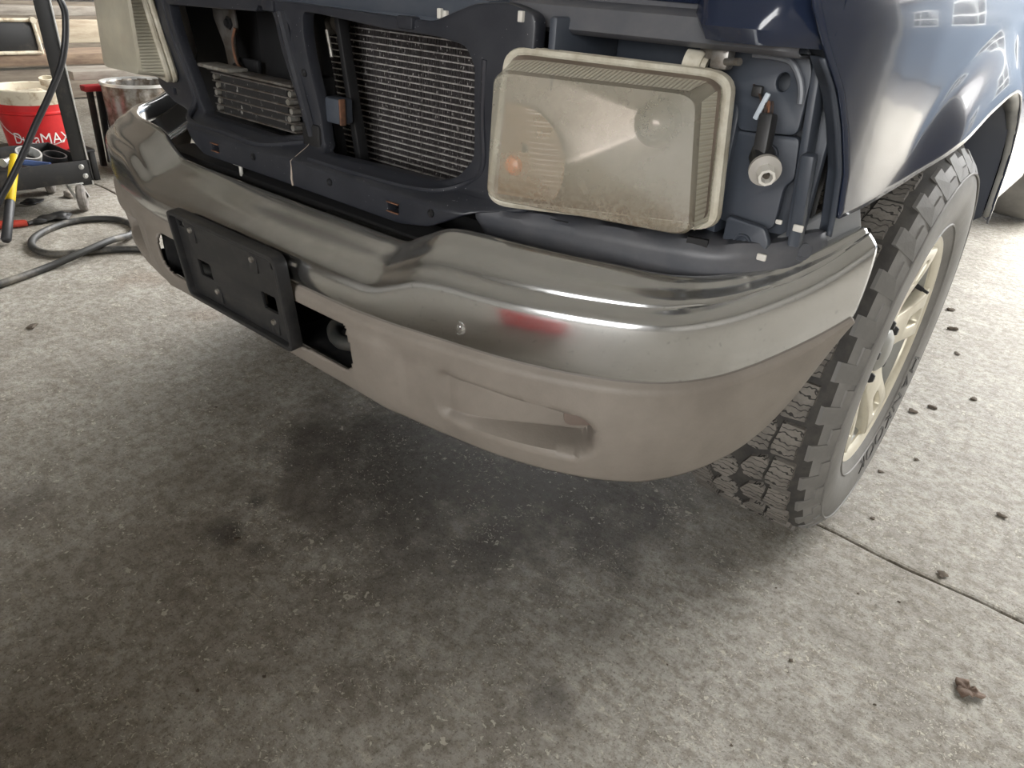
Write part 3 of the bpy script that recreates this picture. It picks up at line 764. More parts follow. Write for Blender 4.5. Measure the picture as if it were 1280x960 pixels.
# ------------------------------------------------------------------ headlights
def rr_loop(r=0.12, n=7):
    """rounded unit square, counter-clockwise from bottom left, as (u, v)"""
    return roundpoly([(0, 0), (1, 0), (1, 1), (0, 1)], r, n)
def quad_pt(Q, u, v):
    a, b, c, d = [Vector(q) for q in Q]          # BL BR TR TL
    return a * (1 - u) * (1 - v) + b * u * (1 - v) + c * u * v + d * (1 - u) * v
def build_headlight(F, R, lens_m, turn, label, dome, su=1):
    hl = empty('headlight', (0, 0, 0), truck)
    hl['label'] = label
    nF = (Vector(F[1]) - Vector(F[0])).cross(Vector(F[3]) - Vector(F[0])).normalized()
    if nF.y > 0: nF = -nF                        # out of the lamp, to the road
    loop = rr_loop(0.10)
    def sc(uv, k): return (0.5 + (uv[0] - 0.5) * k, 0.5 + (uv[1] - 0.5) * k)
    def dome_off(u, v): return 0.016 * 16 * u * (1 - u) * v * (1 - v)
    rows = []
    for kind, k in (('r', 1.0), ('m', 0.45), ('e', 1.0), ('f', 0.975), ('f', 0.90), ('f', 0.78), ('f', 0.64), ('f', 0.5), ('f', 0.36), ('f', 0.22), ('f', 0.08)):
        row = []
        for uv in loop:
            if kind == 'r': p = quad_pt(R, *sc(uv, 0.965))
            elif kind == 'm': p = quad_pt(R, *sc(uv, 0.96)) * (1 - k) + quad_pt(F, *uv) * k
            elif kind == 'e': p = quad_pt(F, *uv) - nF * 0.006
            else:
                u, v = sc(uv, k); p = quad_pt(F, u, v) + nF * dome_off(u, v)
            row.append(p)
        rows.append(row)
    v, f = grid_mesh(rows, close_u=True)
    f.append(tuple(range(len(v) - len(loop), len(v))))
    bm = bmesh.new()
    bv = [bm.verts.new(q) for q in v]
    for q in f: bm.faces.new([bv[i] for i in q])
    from_bm('lens', bm, lens_m, hl, 50)
    # seal flange around the back of the lens
    ring = [quad_pt(R, *uv) for uv in loop]
    tube('lens_seal', ring, 0.0065, M_rim_seal, hl, 8, True)
    ring2 = [quad_pt(R, *sc(uv, 1.01)) - nF * 0.011 for uv in loop]
    tube('housing_flange', ring2, 0.0065, M_rim_seal, hl, 8, True)
    # ribbed outer side of the lens, standing just proud of it
    so_ = 1 if su else -1
    vv = [0.05 + 0.9 * i / 16 for i in range(17)]
    rows = []
    for k in (0.08, 0.35, 0.65, 0.97):
        rows.append([quad_pt(R, 0.983 if su else 0.017, q) * (1 - k) + (quad_pt(F, su, q) - nF * 0.004) * k + (Vector(F[1]) - Vector(F[0])).normalized() * 0.0022 * so_ for q in vv])
    g = grid_mesh(rows); mk('ribbed_side_lens', g[0], g[1], M_rib, hl, 60)
    rows = []
    uu = [0.05 + 0.9 * i / 16 for i in range(17)]
    for k in (0.08, 0.35, 0.65, 0.97):
        rows.append([quad_pt(R, q, 0.983) * (1 - k) + (quad_pt(F, q, 1.0) - nF * 0.004) * k + (Vector(F[3]) - Vector(F[0])).normalized() * 0.0016 for q in uu])
    g = grid_mesh(rows); mk('top_lens', g[0], g[1], ribbed('top_ribs', (0.50, 0.47, 0.38), 'X', 60.0, 0.3, 0.8, 0, 0.4) if 'top_ribs' not in MATS else MATS['top_ribs'], hl, 60)
    # housing shell and reflector bowl
    rows = []
    for k, d in ((1.0, 0.010), (0.97, 0.03), (0.85, 0.06), (0.55, 0.085), (0.2, 0.09)):
        rows.append([quad_pt(R, *sc(uv, k)) - nF * d for uv in loop])
    g = grid_mesh(rows, close_u=True); g[1].append(tuple(range(len(g[0]) - len(loop), len(g[0]))))
    mk('lamp_housing', g[0], g[1], M_sockgrey, hl, 50)
    rows = []
    cu, cv = dome[0], dome[1]
    for k in (1.0, 0.92, 0.8, 0.62, 0.44, 0.26, 0.1):
        row = []
        for uv in loop:
            u, v2 = cu + (uv[0] - cu) * k * 0.95, cv + (uv[1] - cv) * k * 0.95
            row.append(quad_pt(R, u, v2) + nF * (0.020 - 0.060 * (1 - k * k)))
        rows.append(row)
    g = grid_mesh(rows, close_u=True); g[1].append(tuple(range(len(g[0]) - len(loop), len(g[0]))))
    mk('reflector', g[0], g[1], M_refl, hl, 60)
    lathe('bulb_shield', [(0.028 * cos(a), max(0.028 * sin(a), 0)) for a in [i * pi / 16 for i in range(0, 10)]] + [(-0.02, 0.024), (-0.03, 0.02)], quad_pt(R, cu, cv) + nF * 0.004, nF, M_shield, hl, 24)
    # turn-signal chamber: ribbed, ambered, cut from a circle
    pts = []
    for i in range(25):
        a = pi * 1.10 - i * (pi * 1.30) / 24
        pts.append((turn[0] + turn[2] * cos(a) * turn[3], turn[1] + turn[2] * sin(a)))
    pts = [(max(0.05, min(0.95, p_[0])), max(0.06, p_[1])) for p_ in pts] + [(pts[-1][0], 0.06), (0.05, 0.06)]
    rows = []
    cen = (sum(p_[0] for p_ in pts) / len(pts), sum(p_[1] for p_ in pts) / len(pts))
    for k in (1.0, 0.9, 0.7, 0.4, 0.1):
        row = []
        for p_ in pts:
            u, v2 = cen[0] + (p_[0] - cen[0]) * k, cen[1] + (p_[1] - cen[1]) * k
            row.append(quad_pt(F, u, v2) * 0.62 + quad_pt(R, u, v2) * 0.38 + nF * 0.010 * (1 - k * k))
        rows.append(row)
    g = grid_mesh(rows, close_u=True)
    mk('turn_signal_lens', g[0], g[1], M_rib2, hl, 60)
    lathe('amber_bulb', [(0.012, 0), (0.009, 0.009), (0, 0.013), (-0.012, 0.010)], quad_pt(F, turn[0] + 0.03, turn[1]) * 0.75 + quad_pt(R, turn[0] + 0.03, turn[1]) * 0.25, nF, mat('amber_glass', (0.60, 0.17, 0.03), 0.25) if 'amber_glass' not in MATS else MATS['amber_glass'], hl, 16)
    return hl
FR = [(0.464, 0.085, 0.706), (0.717, 0.160, 0.704), (0.688, 0.175, 0.854), (0.455, 0.100, 0.855)]
RR = [(0.436, 0.130, 0.690), (0.718, 0.212, 0.707), (0.697, 0.222, 0.870), (0.441, 0.147, 0.874)]
build_headlight(FR, RR, M_lens, (0.10, 0.30, 0.44, 0.62), 'hazed yellow headlight hanging loose below the bonnet edge', (0.73, 0.66))
FL = [(-0.474, 0.100, 0.742), (-0.735, 0.140, 0.728), (-0.770, 0.165, 0.900), (-0.446, 0.092, 0.905)]
RL = [(-0.454, 0.150, 0.733), (-0.790, 0.240, 0.728), (-0.800, 0.255, 0.905), (-0.474, 0.128, 0.910)]
build_headlight(FL, RL, M_lens_l, (0.40, 0.35, 0.36, 0.62), 'hazed yellow headlight still mounted in place', (0.6, 0.5), 0)

# ------------------------------------------------------------------ headlight pocket with its loose socket
def build_pocket():
    bm = bmesh.new()
    add_box(bm, (0.575, 0.315, 0.775), (0.44, 0.012, 0.29), 0.003)
    add_box(bm, (0.49, 0.235, 0.845), (0.012, 0.14, 0.14), 0.004)
    pk = from_bm('headlight_pocket', bm, M_pocket, truck)
    pk['label'] = 'dark slate recess that holds the loose headlight'
    plate('pocket_side_panel', roundpoly([(0.655, 0.84), (0.655, 0.905), (0.760, 0.905), (0.772, 0.88), (0.772, 0.815), (0.700, 0.81), (0.695, 0.84)], 0.01), [[(0.742 + 0.008 * cos(a * pi / 8), 0.868 + 0.010 * sin(a * pi / 8)) for a in range(16)][::-1]], 0.010, lambda u, v, w: (u, 0.272 - w, v), M_pocket, pk, 0.002)
    plate('pocket_side_panel', roundpoly([(0.690, 0.700), (0.690, 0.808), (0.772, 0.812), (0.778, 0.765), (0.768, 0.755), (0.768, 0.705), (0.745, 0.69)], 0.008), [], 0.012, lambda u, v, w: (u, 0.285 - w, v), M_pocket, pk, 0.003)
    plate('pocket_side_panel', roundpoly([(0.715, 0.655), (0.715, 0.712), (0.765, 0.708), (0.775, 0.69), (0.765, 0.66)], 0.006), [], 0.012, lambda u, v, w: (u, 0.262 - w, v), M_pocket, pk, 0.003)
    tube('hook_rod', cr([(0.706, 0.255, 0.893), (0.730, 0.255, 0.893), (0.750, 0.255, 0.890), (0.763, 0.255, 0.876), (0.769, 0.255, 0.862), (0.771, 0.255, 0.850)], 5), 0.0035, mat('slate_rod', (0.16, 0.17, 0.19), 0.4), pk, 8)
    for (x, y, z) in ((0.741, 0.278, 0.788), (0.742, 0.255, 0.684), (0.692, 0.300, 0.775), (0.690, 0.300, 0.738)):
        lathe('moulded_boss', [(0.003, 0.003), (0.005, 0.005), (0.004, 0.006), (0.001, 0.008), (0.003, 0.010), (0.003, 0.0115), (-0.003, 0.012)], (x, y, z), (0, -1, 0), M_pocket, pk, 18)
    # upright rails beside the bulb socket and a folded fender flange with gaps
    bm = bmesh.new()
    add_box(bm, (0.690, 0.295, 0.76), (0.016, 0.05, 0.21), 0.005)
    from_bm('pocket_rail', bm, M_pocket, pk)
    bm = bmesh.new()
    bar(bm, (0.776, 0.275, 0.895), (0.790, 0.290, 0.700), 0.010, 0.03, 0.003, (0, 1, 0))
    bar(bm, (0.793, 0.262, 0.800), (0.798, 0.280, 0.690), 0.016, 0.016, 0.004, (0, 1, 0))
    from_bm('pocket_rail', bm, M_pocket, pk)
    for (x, y, z, a) in ((0.778, 0.262, 0.718, 0.008), (0.772, 0.25, 0.675, 0.012), (0.802, 0.262, 0.716, 0.012)):
        box('bare_clip', (x, y, z), (a, 0.004, a * 0.7), M_white, pk, 0.0015)
    # header strip under the bonnet line
    bm = bmesh.new()
    rows = []
    for x in [0.40 + 0.37 * i / 14 for i in range(15)]:
        y = 0.188 + 0.10 * (x - 0.40) ** 1.3
        rows.append([(x, y + 0.06, 0.898), (x, y + 0.006, 0.899), (x, y, 0.903), (x, y + 0.004, 0.924), (x, y + 0.012, 0.929), (x, y + 0.03, 0.931), (x, y + 0.036, 0.950), (x, y + 0.07, 0.955)])
    g = grid_mesh(rows)
    o = mk('header_strip', g[0], g[1], M_filler, truck, 40); solid(o, 0.003)
    o['label'] = 'grey plastic strip above the loose headlight'
    plate('header_slot', roundpoly([(0.425, 0.845), (0.425, 0.888), (0.438, 0.888), (0.438, 0.845)], 0.003), [], 0.002, lambda u, v, w: (u + 0.004, 0.1875 - w + 0.02, v), M_panel, o, 0.0005)
    for (x, z) in ((0.318, 0.906), (0.328, 0.904), (0.455, 0.912)):
        box('retainer_clip', (x, 0.150, z), (0.007, 0.010, 0.012), M_white, o, 0.001)

    # filler below the pocket, following the bumper ledge
    top = [(0.395, 0.150, 0.668), (0.45, 0.165, 0.668), (0.50, 0.180, 0.672), (0.58, 0.195, 0.674), (0.66, 0.212, 0.678), (0.71, 0.225, 0.680), (0.75, 0.245, 0.684), (0.79, 0.29, 0.692), (0.81, 0.34, 0.70)]
    lip = [(0.395, 0.148, 0.655), (0.45, 0.160, 0.655), (0.50, 0.172, 0.658), (0.58, 0.186, 0.660), (0.66, 0.202, 0.662), (0.71, 0.214, 0.664), (0.752, 0.238, 0.668), (0.792, 0.285, 0.68), (0.815, 0.34, 0.69)]
    low = [(0.405, 0.165, 0.610), (0.45, 0.168, 0.610), (0.50, 0.172, 0.612), (0.58, 0.184, 0.614), (0.66, 0.202, 0.616), (0.71, 0.218, 0.620), (0.752, 0.243, 0.628), (0.792, 0.290, 0.65), (0.815, 0.345, 0.67)]
    a, b, c = cr(top, 5), cr(lip, 5), cr(low, 5)
    back = [q + Vector((-0.02, 0.09, 0.002)) for q in a]
    wob = [Vector((0, 0, 0.002 * sin(i * 0.9))) for i in range(len(a))]
    rows = [[p + w for p, w in zip(back, wob)], [p + w for p, w in zip(a, wob)], [p * 0.6 + q * 0.4 - Vector((0, 0.003, 0)) for p, q in zip(a, b)], b, [p * 0.5 + q * 0.5 + Vector((0, 0.006, 0)) for p, q in zip(b, c)], c]
    g = grid_mesh(rows)
    o = mk('bumper_filler', g[0], g[1], M_filler, truck, 40); solid(o, 0.003)
    o['label'] = 'grey plastic filler between headlight and bumper'
    for (x, y, z, rz) in ((0.516, 0.1815, 0.667, 0.2), (0.700, 0.2195, 0.681, 0.25)):
        bm = bmesh.new(); add_box(bm, (x, y, z), (0.026, 0.006, 0.012), 0.0, Matrix.Rotation(rz, 3, 'Z'))
        from_bm('filler_slot_dark', bm, M_void, o)  # solid black block paints the dark of an open slot
    # bracket and bolt at the wheel side of the bumper
    bm = bmesh.new()
    bar(bm, (0.775, 0.30, 0.66), (0.83, 0.40, 0.715), 0.012, 0.06, 0.004)
    o = from_bm('bumper_bracket', bm, mat('light_grey_bracket', (0.22, 0.225, 0.23), 0.5), truck)
    lathe('bracket_bolt', [(0.008, 0), (0.008, 0.008), (0.002, 0.010), (0.002, 0.014), (-0.004, 0.014)], (0.800, 0.305, 0.680), (0.75, -0.6, 0.25), M_filler, o, 16)

    # loose bulb socket on its wires
    so = empty('bulb_socket', (0, 0, 0), truck)
    so['label'] = 'loose grey bulb socket dangling on its wires'
    ax = Vector((0.50, -0.80, -0.22)).normalized()
    c0 = Vector((0.768, 0.205, 0.784))
    lathe('socket_flange', [(-0.006, 0), (-0.006, 0.014), (-0.004, 0.0175), (0.001, 0.0175), (0.002, 0.013), (0.004, 0.010), (0.004, 0)], c0, ax, M_sockgrey, so, 28)
    lathe('socket_nozzle', [(0.0, 0.0105), (0.018, 0.0095), (0.018, 0.0065), (0.008, 0.006), (0.008, 0)], c0, ax, M_white, so, 8)
    lathe('bulb_contact', [(0.010, 0), (0.015, 0.003), (0.010, 0.0045)], c0, ax, M_metal, so, 8)
    bm = bmesh.new()
    bar(bm, c0 - ax * 0.004, c0 - ax * 0.03 + Vector((-0.004, 0, 0.008)), 0.024, 0.020, 0.004)
    bar(bm, c0 - ax * 0.02 + Vector((-0.004, 0, 0.004)), c0 - ax * 0.03 + Vector((-0.004, 0.0, 0.048)), 0.020, 0.016, 0.003, (1, 0, 0))
    from_bm('connector', bm, M_black, so)
    p1 = c0 - ax * 0.03 + Vector((-0.004, 0, 0.048))
    for dx, mm in ((-0.004, M_wire), (0.000, M_rust), (0.004, M_wire)):
        tube('socket_wire', cr([p1 + Vector((dx, 0, -0.004)), p1 + Vector((dx - 0.003, 0, 0.012)), (0.741, 0.235, 0.836), (0.728, 0.245, 0.853), (0.712, 0.26, 0.862)], 5), 0.0013, mm, so, 6)
    box('wire_tape', p1 + Vector((-0.010, 0, 0.006)), (0.006, 0.004, 0.030), mat('pale_tape', (0.50, 0.56, 0.62), 0.5), so, 0.0015, Matrix.Rotation(0.3, 3, 'Y'))
    box('wire_clip', (0.722, 0.25, 0.857), (0.012, 0.008, 0.012), M_black, so, 0.002)
    # headlight adjuster above the lamp
    ad = empty('headlight_adjuster', (0, 0, 0), truck)
    lathe('adjuster_knob', [(-0.012, 0), (-0.012, 0.012), (0.004, 0.014), (0.008, 0.012), (0.008, 0.008), (0.014, 0.008), (0.014, 0)], (0.652, 0.225, 0.880), (0.75, 0.2, -0.15), M_rim_seal, ad, 20)
    bm = bmesh.new()
    bar(bm, (0.655, 0.235, 0.888), (0.690, 0.225, 0.900), 0.012, 0.016, 0.003); add_box(bm, (0.682, 0.23, 0.887), (0.022, 0.02, 0.022), 0.004)
    from_bm('adjuster_bracket', bm, M_metal, ad)
    tube('adjuster_screw', [(0.690, 0.222, 0.885), (0.710, 0.214, 0.887)], 0.004, M_metal, ad, 10)
build_pocket()

# ------------------------------------------------------------------ body panels
LOWT = [(0.20, 0.716), (0.30, 0.722), (0.40, 0.733), (0.46, 0.747), (0.52, 0.767), (0.60, 0.792), (0.70, 0.820), (0.80, 0.838), (0.88, 0.842), (0.96, 0.832), (1.04, 0.803), (1.11, 0.755), (1.165, 0.690), (1.195, 0.630), (1.215, 0.575), (1.23, 0.555), (2.2, 0.54)]
EDGE = [(0.68, 0.322), (0.72, 0.318), (0.78, 0.300), (0.83, 0.270), (0.87, 0.240), (0.90, 0.210), (0.92, 0.190), (0.945, 0.172), (1.10, 0.16)]
def side_x(y, z):
    x = lerp_table([(0.10, 0.772), (0.16, 0.784), (0.20, 0.797), (0.25, 0.812), (0.30, 0.823), (0.36, 0.834), (0.45, 0.846), (0.60, 0.856), (0.80, 0.862), (1.2, 0.864), (2.2, 0.866)], y)
    x -= 0.9 * max(0, z - 0.93) ** 1.5
    d = sqrt((y - 0.82) ** 2 + ((z - 0.375)) ** 2) - 0.465
    x += 0.032 * ss(0.10, 0.0, d) * ss(0.36, 0.60, y) * ss(1.6, 1.2, y)
    return x
def build_fender(sg):
    ys = [i / 60 for i in range(61)]
    rows = []
    for a in ys:
        row = []
        for k in range(33):
            b = k / 32
            # march from the lower edge to the crown
            z_top = 1.02
            y_guess = 0.30 + a * 1.75
            for _ in range(3):
                zl = lerp_table(LOWT, y_guess)
                z = zl + (z_top - zl) * b
                ye = lerp_table(EDGE, z)
                y_guess = ye + (2.0 - ye) * (a ** 1.25)
            y = y_guess
            row.append(Vector((sg * side_x(y, z), y, z)))
        rows.append(row)
    g = grid_mesh(rows)
    o = mk('front_fender', g[0], g[1] if sg > 0 else [q[::-1] for q in g[1]], M_navy, truck, 60)
    solid(o, 0.004, -1.0)
    o['label'] = 'glossy dark navy front fender over the wheel'
    # rolled lip round the wheel opening
    ly = [0.335 + 0.88 * i / 60 for i in range(61)]
    rows = []
    for y in ly:
        z = lerp_table(LOWT, y); x = side_x(y, z)
        w = 0.006 + 0.010 * ss(0.4, 0.8, y) * ss(1.16, 0.95, y)
        rows.append([(sg * (x + 0.001), y, z + 0.004), (sg * (x + 0.0015), y, z), (sg * (x - w * 0.5), y + 0.0, z - w * 0.55), (sg * (x - w * 1.6), y, z - w * 0.5)])
    g = grid_mesh(rows)
    solid(mk('wheel_arch_lip', g[0], g[1], M_lip, o, 60), 0.002)
    # folded flange at the headlight opening
    bm = bmesh.new()
    zz = [0.70 + 0.20 * i / 16 for i in range(17)]
    rows = []
    for z in zz:
        y = lerp_table(EDGE, z); x = side_x(y, z)
        rows.append([(sg * x, y, z), (sg * (x - 0.006), y + 0.002, z), (sg * (x - 0.010), y + 0.018, z), (sg * (x - 0.022), y + 0.022, z), (sg * (x - 0.030), y + 0.045, z)])
    bm.free()
    g = grid_mesh(rows)
    solid(mk('fender_flange', g[0], g[1], M_pocket, o, 50), 0.002)
    # splash liner inside the arch
    rows = []
    for i in range(33):
        y = 0.42 + 0.795 * i / 32
        z = lerp_table(LOWT, y) - 0.004
        xo = side_x(y, z) - 0.012
        rows.append([(sg * xo, y, z), (sg * (xo - 0.12), y, z + 0.015), (sg * 0.58, y, z + 0.02), (sg * 0.56, y, z - 0.25)])
    rows.append([(sg * 0.855, 1.222, 0.545), (sg * 0.74, 1.25, 0.48), (sg * 0.58, 1.26, 0.48), (sg * 0.56, 1.28, 0.40)])
    g = grid_mesh(rows)
    solid(mk('wheel_arch_liner', g[0], g[1], M_liner, o, 50), 0.003)
M_lip = mat('arch_lip_reflection', (0.34, 0.33, 0.30), 0.35, 0.0, var=(0.24, 0.24, 0.23), vscale=6)  # pale grey paints the bright floor mirrored in the navy lip
M_liner = mat('arch_liner_plastic', (0.045, 0.052, 0.07), 0.5)
for sg in (1, -1): build_fender(sg)

def build_body():
    # nose piece: bonnet front edge and corner above the headlight
    rows = []
    for i in range(129):
        x = -0.80 + 1.60 * i / 128
        ax = abs(x)
        cn = ss(0.655, 0.685, ax)
        y = 0.225 - 0.050 * cn + 0.045 * ss(0.74, 0.80, ax)
        z0 = 0.950 - 0.032 * cn
        lift = 0.0
        rows.append([(x, y + 0.03, z0 + 0.004), (x, y + 0.006, z0), (x, y, z0 + 0.006), (x, y + 0.006, z0 + 0.03), (x, y + 0.03, z0 + 0.060), (x, y + 0.10, 1.003 - 0.03 * (ax / 0.8) ** 4), (x, 0.7, 1.055 - 0.05 * (ax / 0.8) ** 4), (x, 1.30, 1.085 - 0.055 * (ax / 0.8) ** 4)])
    g = grid_mesh(rows)
    o = mk('hood', g[0], g[1], M_navy, truck, 50); solid(o, 0.012, -1.0)
    # cab, bed and underbody behind the front wheels
    prof = [(1.25, 0.48), (5.05, 0.50), (5.08, 0.62), (5.05, 1.02), (3.28, 1.02), (3.22, 1.06), (3.12, 1.60), (2.95, 1.66), (2.10, 1.66), (1.92, 1.60), (1.38, 1.10), (1.25, 1.04)]
    o = plate('cab_and_bed', roundpoly(prof, 0.04, 4), [roundpoly([(3.72, 0.46), (3.80, 0.72), (4.0, 0.84), (4.2, 0.84), (4.40, 0.72), (4.48, 0.46)], 0.06)[::-1]], 1.70, lambda u, v, w: (w * (1 - 0.22 * ss(1.05, 1.66, v)), u, v), M_navy, truck, 0.03)
    bw = [(3.04, 1.12), (3.10, 1.16), (3.00, 1.52), (2.18, 1.54), (1.72, 1.14)]
    for sg in (-1, 1):
        plate('side_window', roundpoly(bw, 0.03), [], 0.01, lambda u, v, w: (sg * (0.85 * (1 - 0.22 * ss(1.05, 1.66, v)) + 0.001) + w, u, v), M_glass, o, 0.002, cuts=[((0, z, 0), (0, 1, 0)) for z in (1.2, 1.3, 1.4)])
    rows = [[(x, 1.40 + 0.5 * k / 6 - 0.02 * (1 - (x / 0.7) ** 2), 1.105 + 0.48 * k / 6) for x in [(-0.76 + 0.10 * k / 6) + (1.52 - 0.20 * k / 6) * j / 10 for j in range(11)]] for k in range(7)]
    g = grid_mesh(rows); solid(mk('windscreen', g[0], g[1], M_glass, o, 60), 0.006)
    bm = bmesh.new()
    add_box(bm, (0, 2.8, 0.45), (0.9, 4.6, 0.22), 0.03)
    for sx in (-0.36, 0.36): add_box(bm, (sx, 2.2, 0.47), (0.10, 4.2, 0.14), 0.02)
    add_box(bm, (0, 0.66, 0.40), (0.72, 0.62, 0.22), 0.03); add_box(bm, (0, 0.80, 0.385), (1.2, 0.10, 0.10), 0.03)
    from_bm('chassis', bm, M_void, truck)
build_body()

# ------------------------------------------------------------------ wheels
WC = Vector((0.757, 0.800, 0.384)); TR_ = 0.384
def tire_profile(R=TR_, hw=0.1325):
    # (along outward x, radius) from inner bead to outer bead
    half = [(0.112, 0.222), (0.116, 0.230), (0.122, 0.240), (0.129, 0.262), (0.1325, 0.290), (0.131, 0.318), (0.126, 0.336), (0.118, 0.350), (0.108, 0.362), (0.094, R - 0.012), (0.06, R - 0.0075), (0.0, R - 0.0065)]
    return [(-a, r) for a, r in half] + [(a, r) for a, r in reversed(half[:-1])]
def block_mesh(name, poly, R, h, m, sipes=()):
    """tread block: poly in (across x, along arc) metres, wrapped on radius R, h proud"""
    bm = bmesh.new()
    bot = []; top = []; n = len(poly)
    c = Vector((sum(p[0] for p in poly) / n, sum(p[1] for p in poly) / n))
    def wrap(x, s, r):
        drop = 0.12 * max(0, abs(x) - 0.06) ** 1.3
        a = s / R; rr = r - drop
        return Vector((x, -rr * sin(a), -rr * cos(a)))
    for p in poly:
        q = c + (Vector(p) - c) * 0.975
        bot.append(bm.verts.new(wrap(c.x + (p[0] - c.x) * 1.03, c.y + (p[1] - c.y) * 1.05, R - 0.009))); top.append(bm.verts.new(wrap(c.x + (q.x - c.x) * 1.04, c.y + (q.y - c.y) * 1.07, R)))
    for i in range(n): bm.faces.new((bot[i], bot[(i + 1) % n], top[(i + 1) % n], top[i]))
    bm.faces.new(top)
    bmesh.ops.recalc_face_normals(bm, faces=bm.faces)
    me = bpy.data.meshes.new(name); bm.to_mesh(me); bm.free(); me.materials.append(m)
    return me
def build_wheel_detailed():
    w = empty('front_wheel', WC, truck)
    w['label'] = 'dusty all-terrain tyre on a pale alloy wheel'
    t = lathe('tire', tire_profile(), (0, 0, 0), (1, 0, 0), M_side, w, 120, False, 40)
    me = t.data; me.materials.append(M_groove)
    for p_ in me.polygons:
        cx = sum(me.vertices[i].co.x for i in p_.vertices) / 4; rr = sqrt(p_.center.y ** 2 + p_.center.z ** 2)
        if abs(cx) < 0.103 and rr > 0.355: p_.material_index = 1
    NB = 32; P = 2 * pi * TR_ / NB
    shapes = [  # x across (outer shoulder positive), s along the tread
        ([(0.064, 0.004), (0.062, 0.020), (0.070, 0.046), (0.074, 0.068), (0.1185, 0.067), (0.1185, 0.036), (0.113, 0.031), (0.113, 0.008)], 0.0),
        ([(0.012, 0.002), (0.004, 0.022), (0.010, 0.032), (0.024, 0.052), (0.056, 0.064), (0.064, 0.050), (0.056, 0.024), (0.056, 0.008), (0.034, 0.000)], 0.0),
        ([(-0.056, 0.006), (-0.064, 0.024), (-0.054, 0.050), (-0.040, 0.066), (-0.016, 0.060), (-0.002, 0.046), (-0.006, 0.030), (-0.016, 0.016), (-0.030, 0.000)], 0.036),
        ([(-0.1185, 0.002), (-0.113, 0.030), (-0.1185, 0.066), (-0.074, 0.070), (-0.070, 0.046), (-0.064, 0.020), (-0.066, 0.004)], 0.02)]
    rnd = random.Random(9)
    for poly, ph in shapes:
        me = block_mesh('tread_block', [(q[0] * (0.74 if q[0] > 0 else 0.83), q[1]) for q in poly], TR_, 0.011, M_rubber)
        for i in range(NB):
            o = bpy.data.objects.new('tread_block', me); C.objects.link(o); o.parent = w
            o.rotation_euler.x = (i * P + ph) / TR_
    # shoulder lugs on the sidewall, two alternating shapes
    for sgn in (1,):
        bm = bmesh.new()
        def sp(r, a, dx=0.0):
            x = lerp_table([(0.318, 0.131), (0.336, 0.126), (0.350, 0.118), (0.362, 0.108), (0.374, 0.097)], r)
            return Vector((x + dx, -r * sin(a), -r * cos(a)))
        a0, a1 = 0.012, P / TR_ - 0.018
        prof = [(a0, 0.337), (a1, 0.337), (a1, 0.350), (a1 * 0.55, 0.350), (a1 * 0.55, 0.371), (a0, 0.371)]
        lo = [bm.verts.new(sp(r, a, -0.003)) for a, r in prof]; hi = [bm.verts.new(sp(r, a, 0.0028)) for a, r in prof]
        for i in range(len(prof)): bm.faces.new((lo[i], lo[(i + 1) % len(prof)], hi[(i + 1) % len(prof)], hi[i]))
        bm.faces.new(hi)
        bmesh.ops.recalc_face_normals(bm, faces=bm.faces)
        me = bpy.data.meshes.new('shoulder_lug'); bm.to_mesh(me); bm.free(); me.materials.append(M_side)
        for i in range(NB):
            o = bpy.data.objects.new('shoulder_lug', me); C.objects.link(o); o.parent = w; o.rotation_euler.x = i * P / TR_
    for r, x in ((0.334, 0.1285), (0.246, 0.1245)):
        bm = bmesh.new(); add_tube(bm, [(x, -r * sin(a * pi / 60), -r * cos(a * pi / 60)) for a in range(120)], 0.0022, 6, True)
        from_bm('sidewall_ring', bm, M_side, w)
    # raised sidewall name, heads outward, running round the lower rear of the tyre
    bm = text_mesh('HANKOOK', 0.048, 0.0016)
    rl = 0.247; mid_ang = radians(-36)
    for v in bm.verts:
        x, y, z = v.co
        r = rl + y * 0.95; a = mid_ang + (x * 1.30) / (rl + 0.015)
        v.co = Vector((lerp_table([(0.24, 0.1225), (0.262, 0.129), (0.290, 0.1325), (0.318, 0.131)], r) + z, -r * sin(a), -r * cos(a)))
    from_bm('sidewall_lettering', bm, M_letter, w, None)
    # alloy wheel
    fx = 0.108
    lathe('rim_barrel', [(-0.11, 0.222), (-0.112, 0.214), (-0.09, 0.196), (0.02, 0.186), (0.075, 0.188), (0.096, 0.198), (0.104, 0.207), (0.107, 0.215), (0.108, 0.2165)], (0, 0, 0), (1, 0, 0), M_rimgrey, w, 80)
    lathe('rim_flange', [(0.092, 0.202), (0.104, 0.203), (0.109, 0.208), (0.112, 0.2165), (0.1145, 0.222), (0.110, 0.227), (0.100, 0.225)], (0, 0, 0), (1, 0, 0), M_rim, w, 80)
    lathe('wheel_disc', [(0.055, 0.0), (0.055, 0.07), (0.050, 0.12), (0.052, 0.188), (0.040, 0.188)], (0, 0, 0), (1, 0, 0), M_rimgrey, w, 60)
    spoke = roundpoly([(-0.044, 0.050), (-0.037, 0.11), (-0.054, 0.200), (0.054, 0.200), (0.037, 0.11), (0.044, 0.050)], [0.004, 0.02, 0.002, 0.002, 0.02, 0.004], 4)
    slot = roundpoly([(-0.012, 0.130), (-0.018, 0.178), (0.018, 0.178), (0.012, 0.130)], 0.009, 4)[::-1]
    for i in range(5):
        a = radians(-10 + 72 * i)
        def sm(u, v, ww):
            x = 0.080 + 0.020 * ss(0.06, 0.19, v) + ww
            return (x, u * cos(a) - v * sin(a), u * sin(a) + v * cos(a))
        plate('spoke', spoke, [slot], 0.026, sm, M_rim, w, 0.004, cuts=[((0, q, 0), (0, 1, 0)) for q in (0.08, 0.105, 0.13, 0.155, 0.18)])
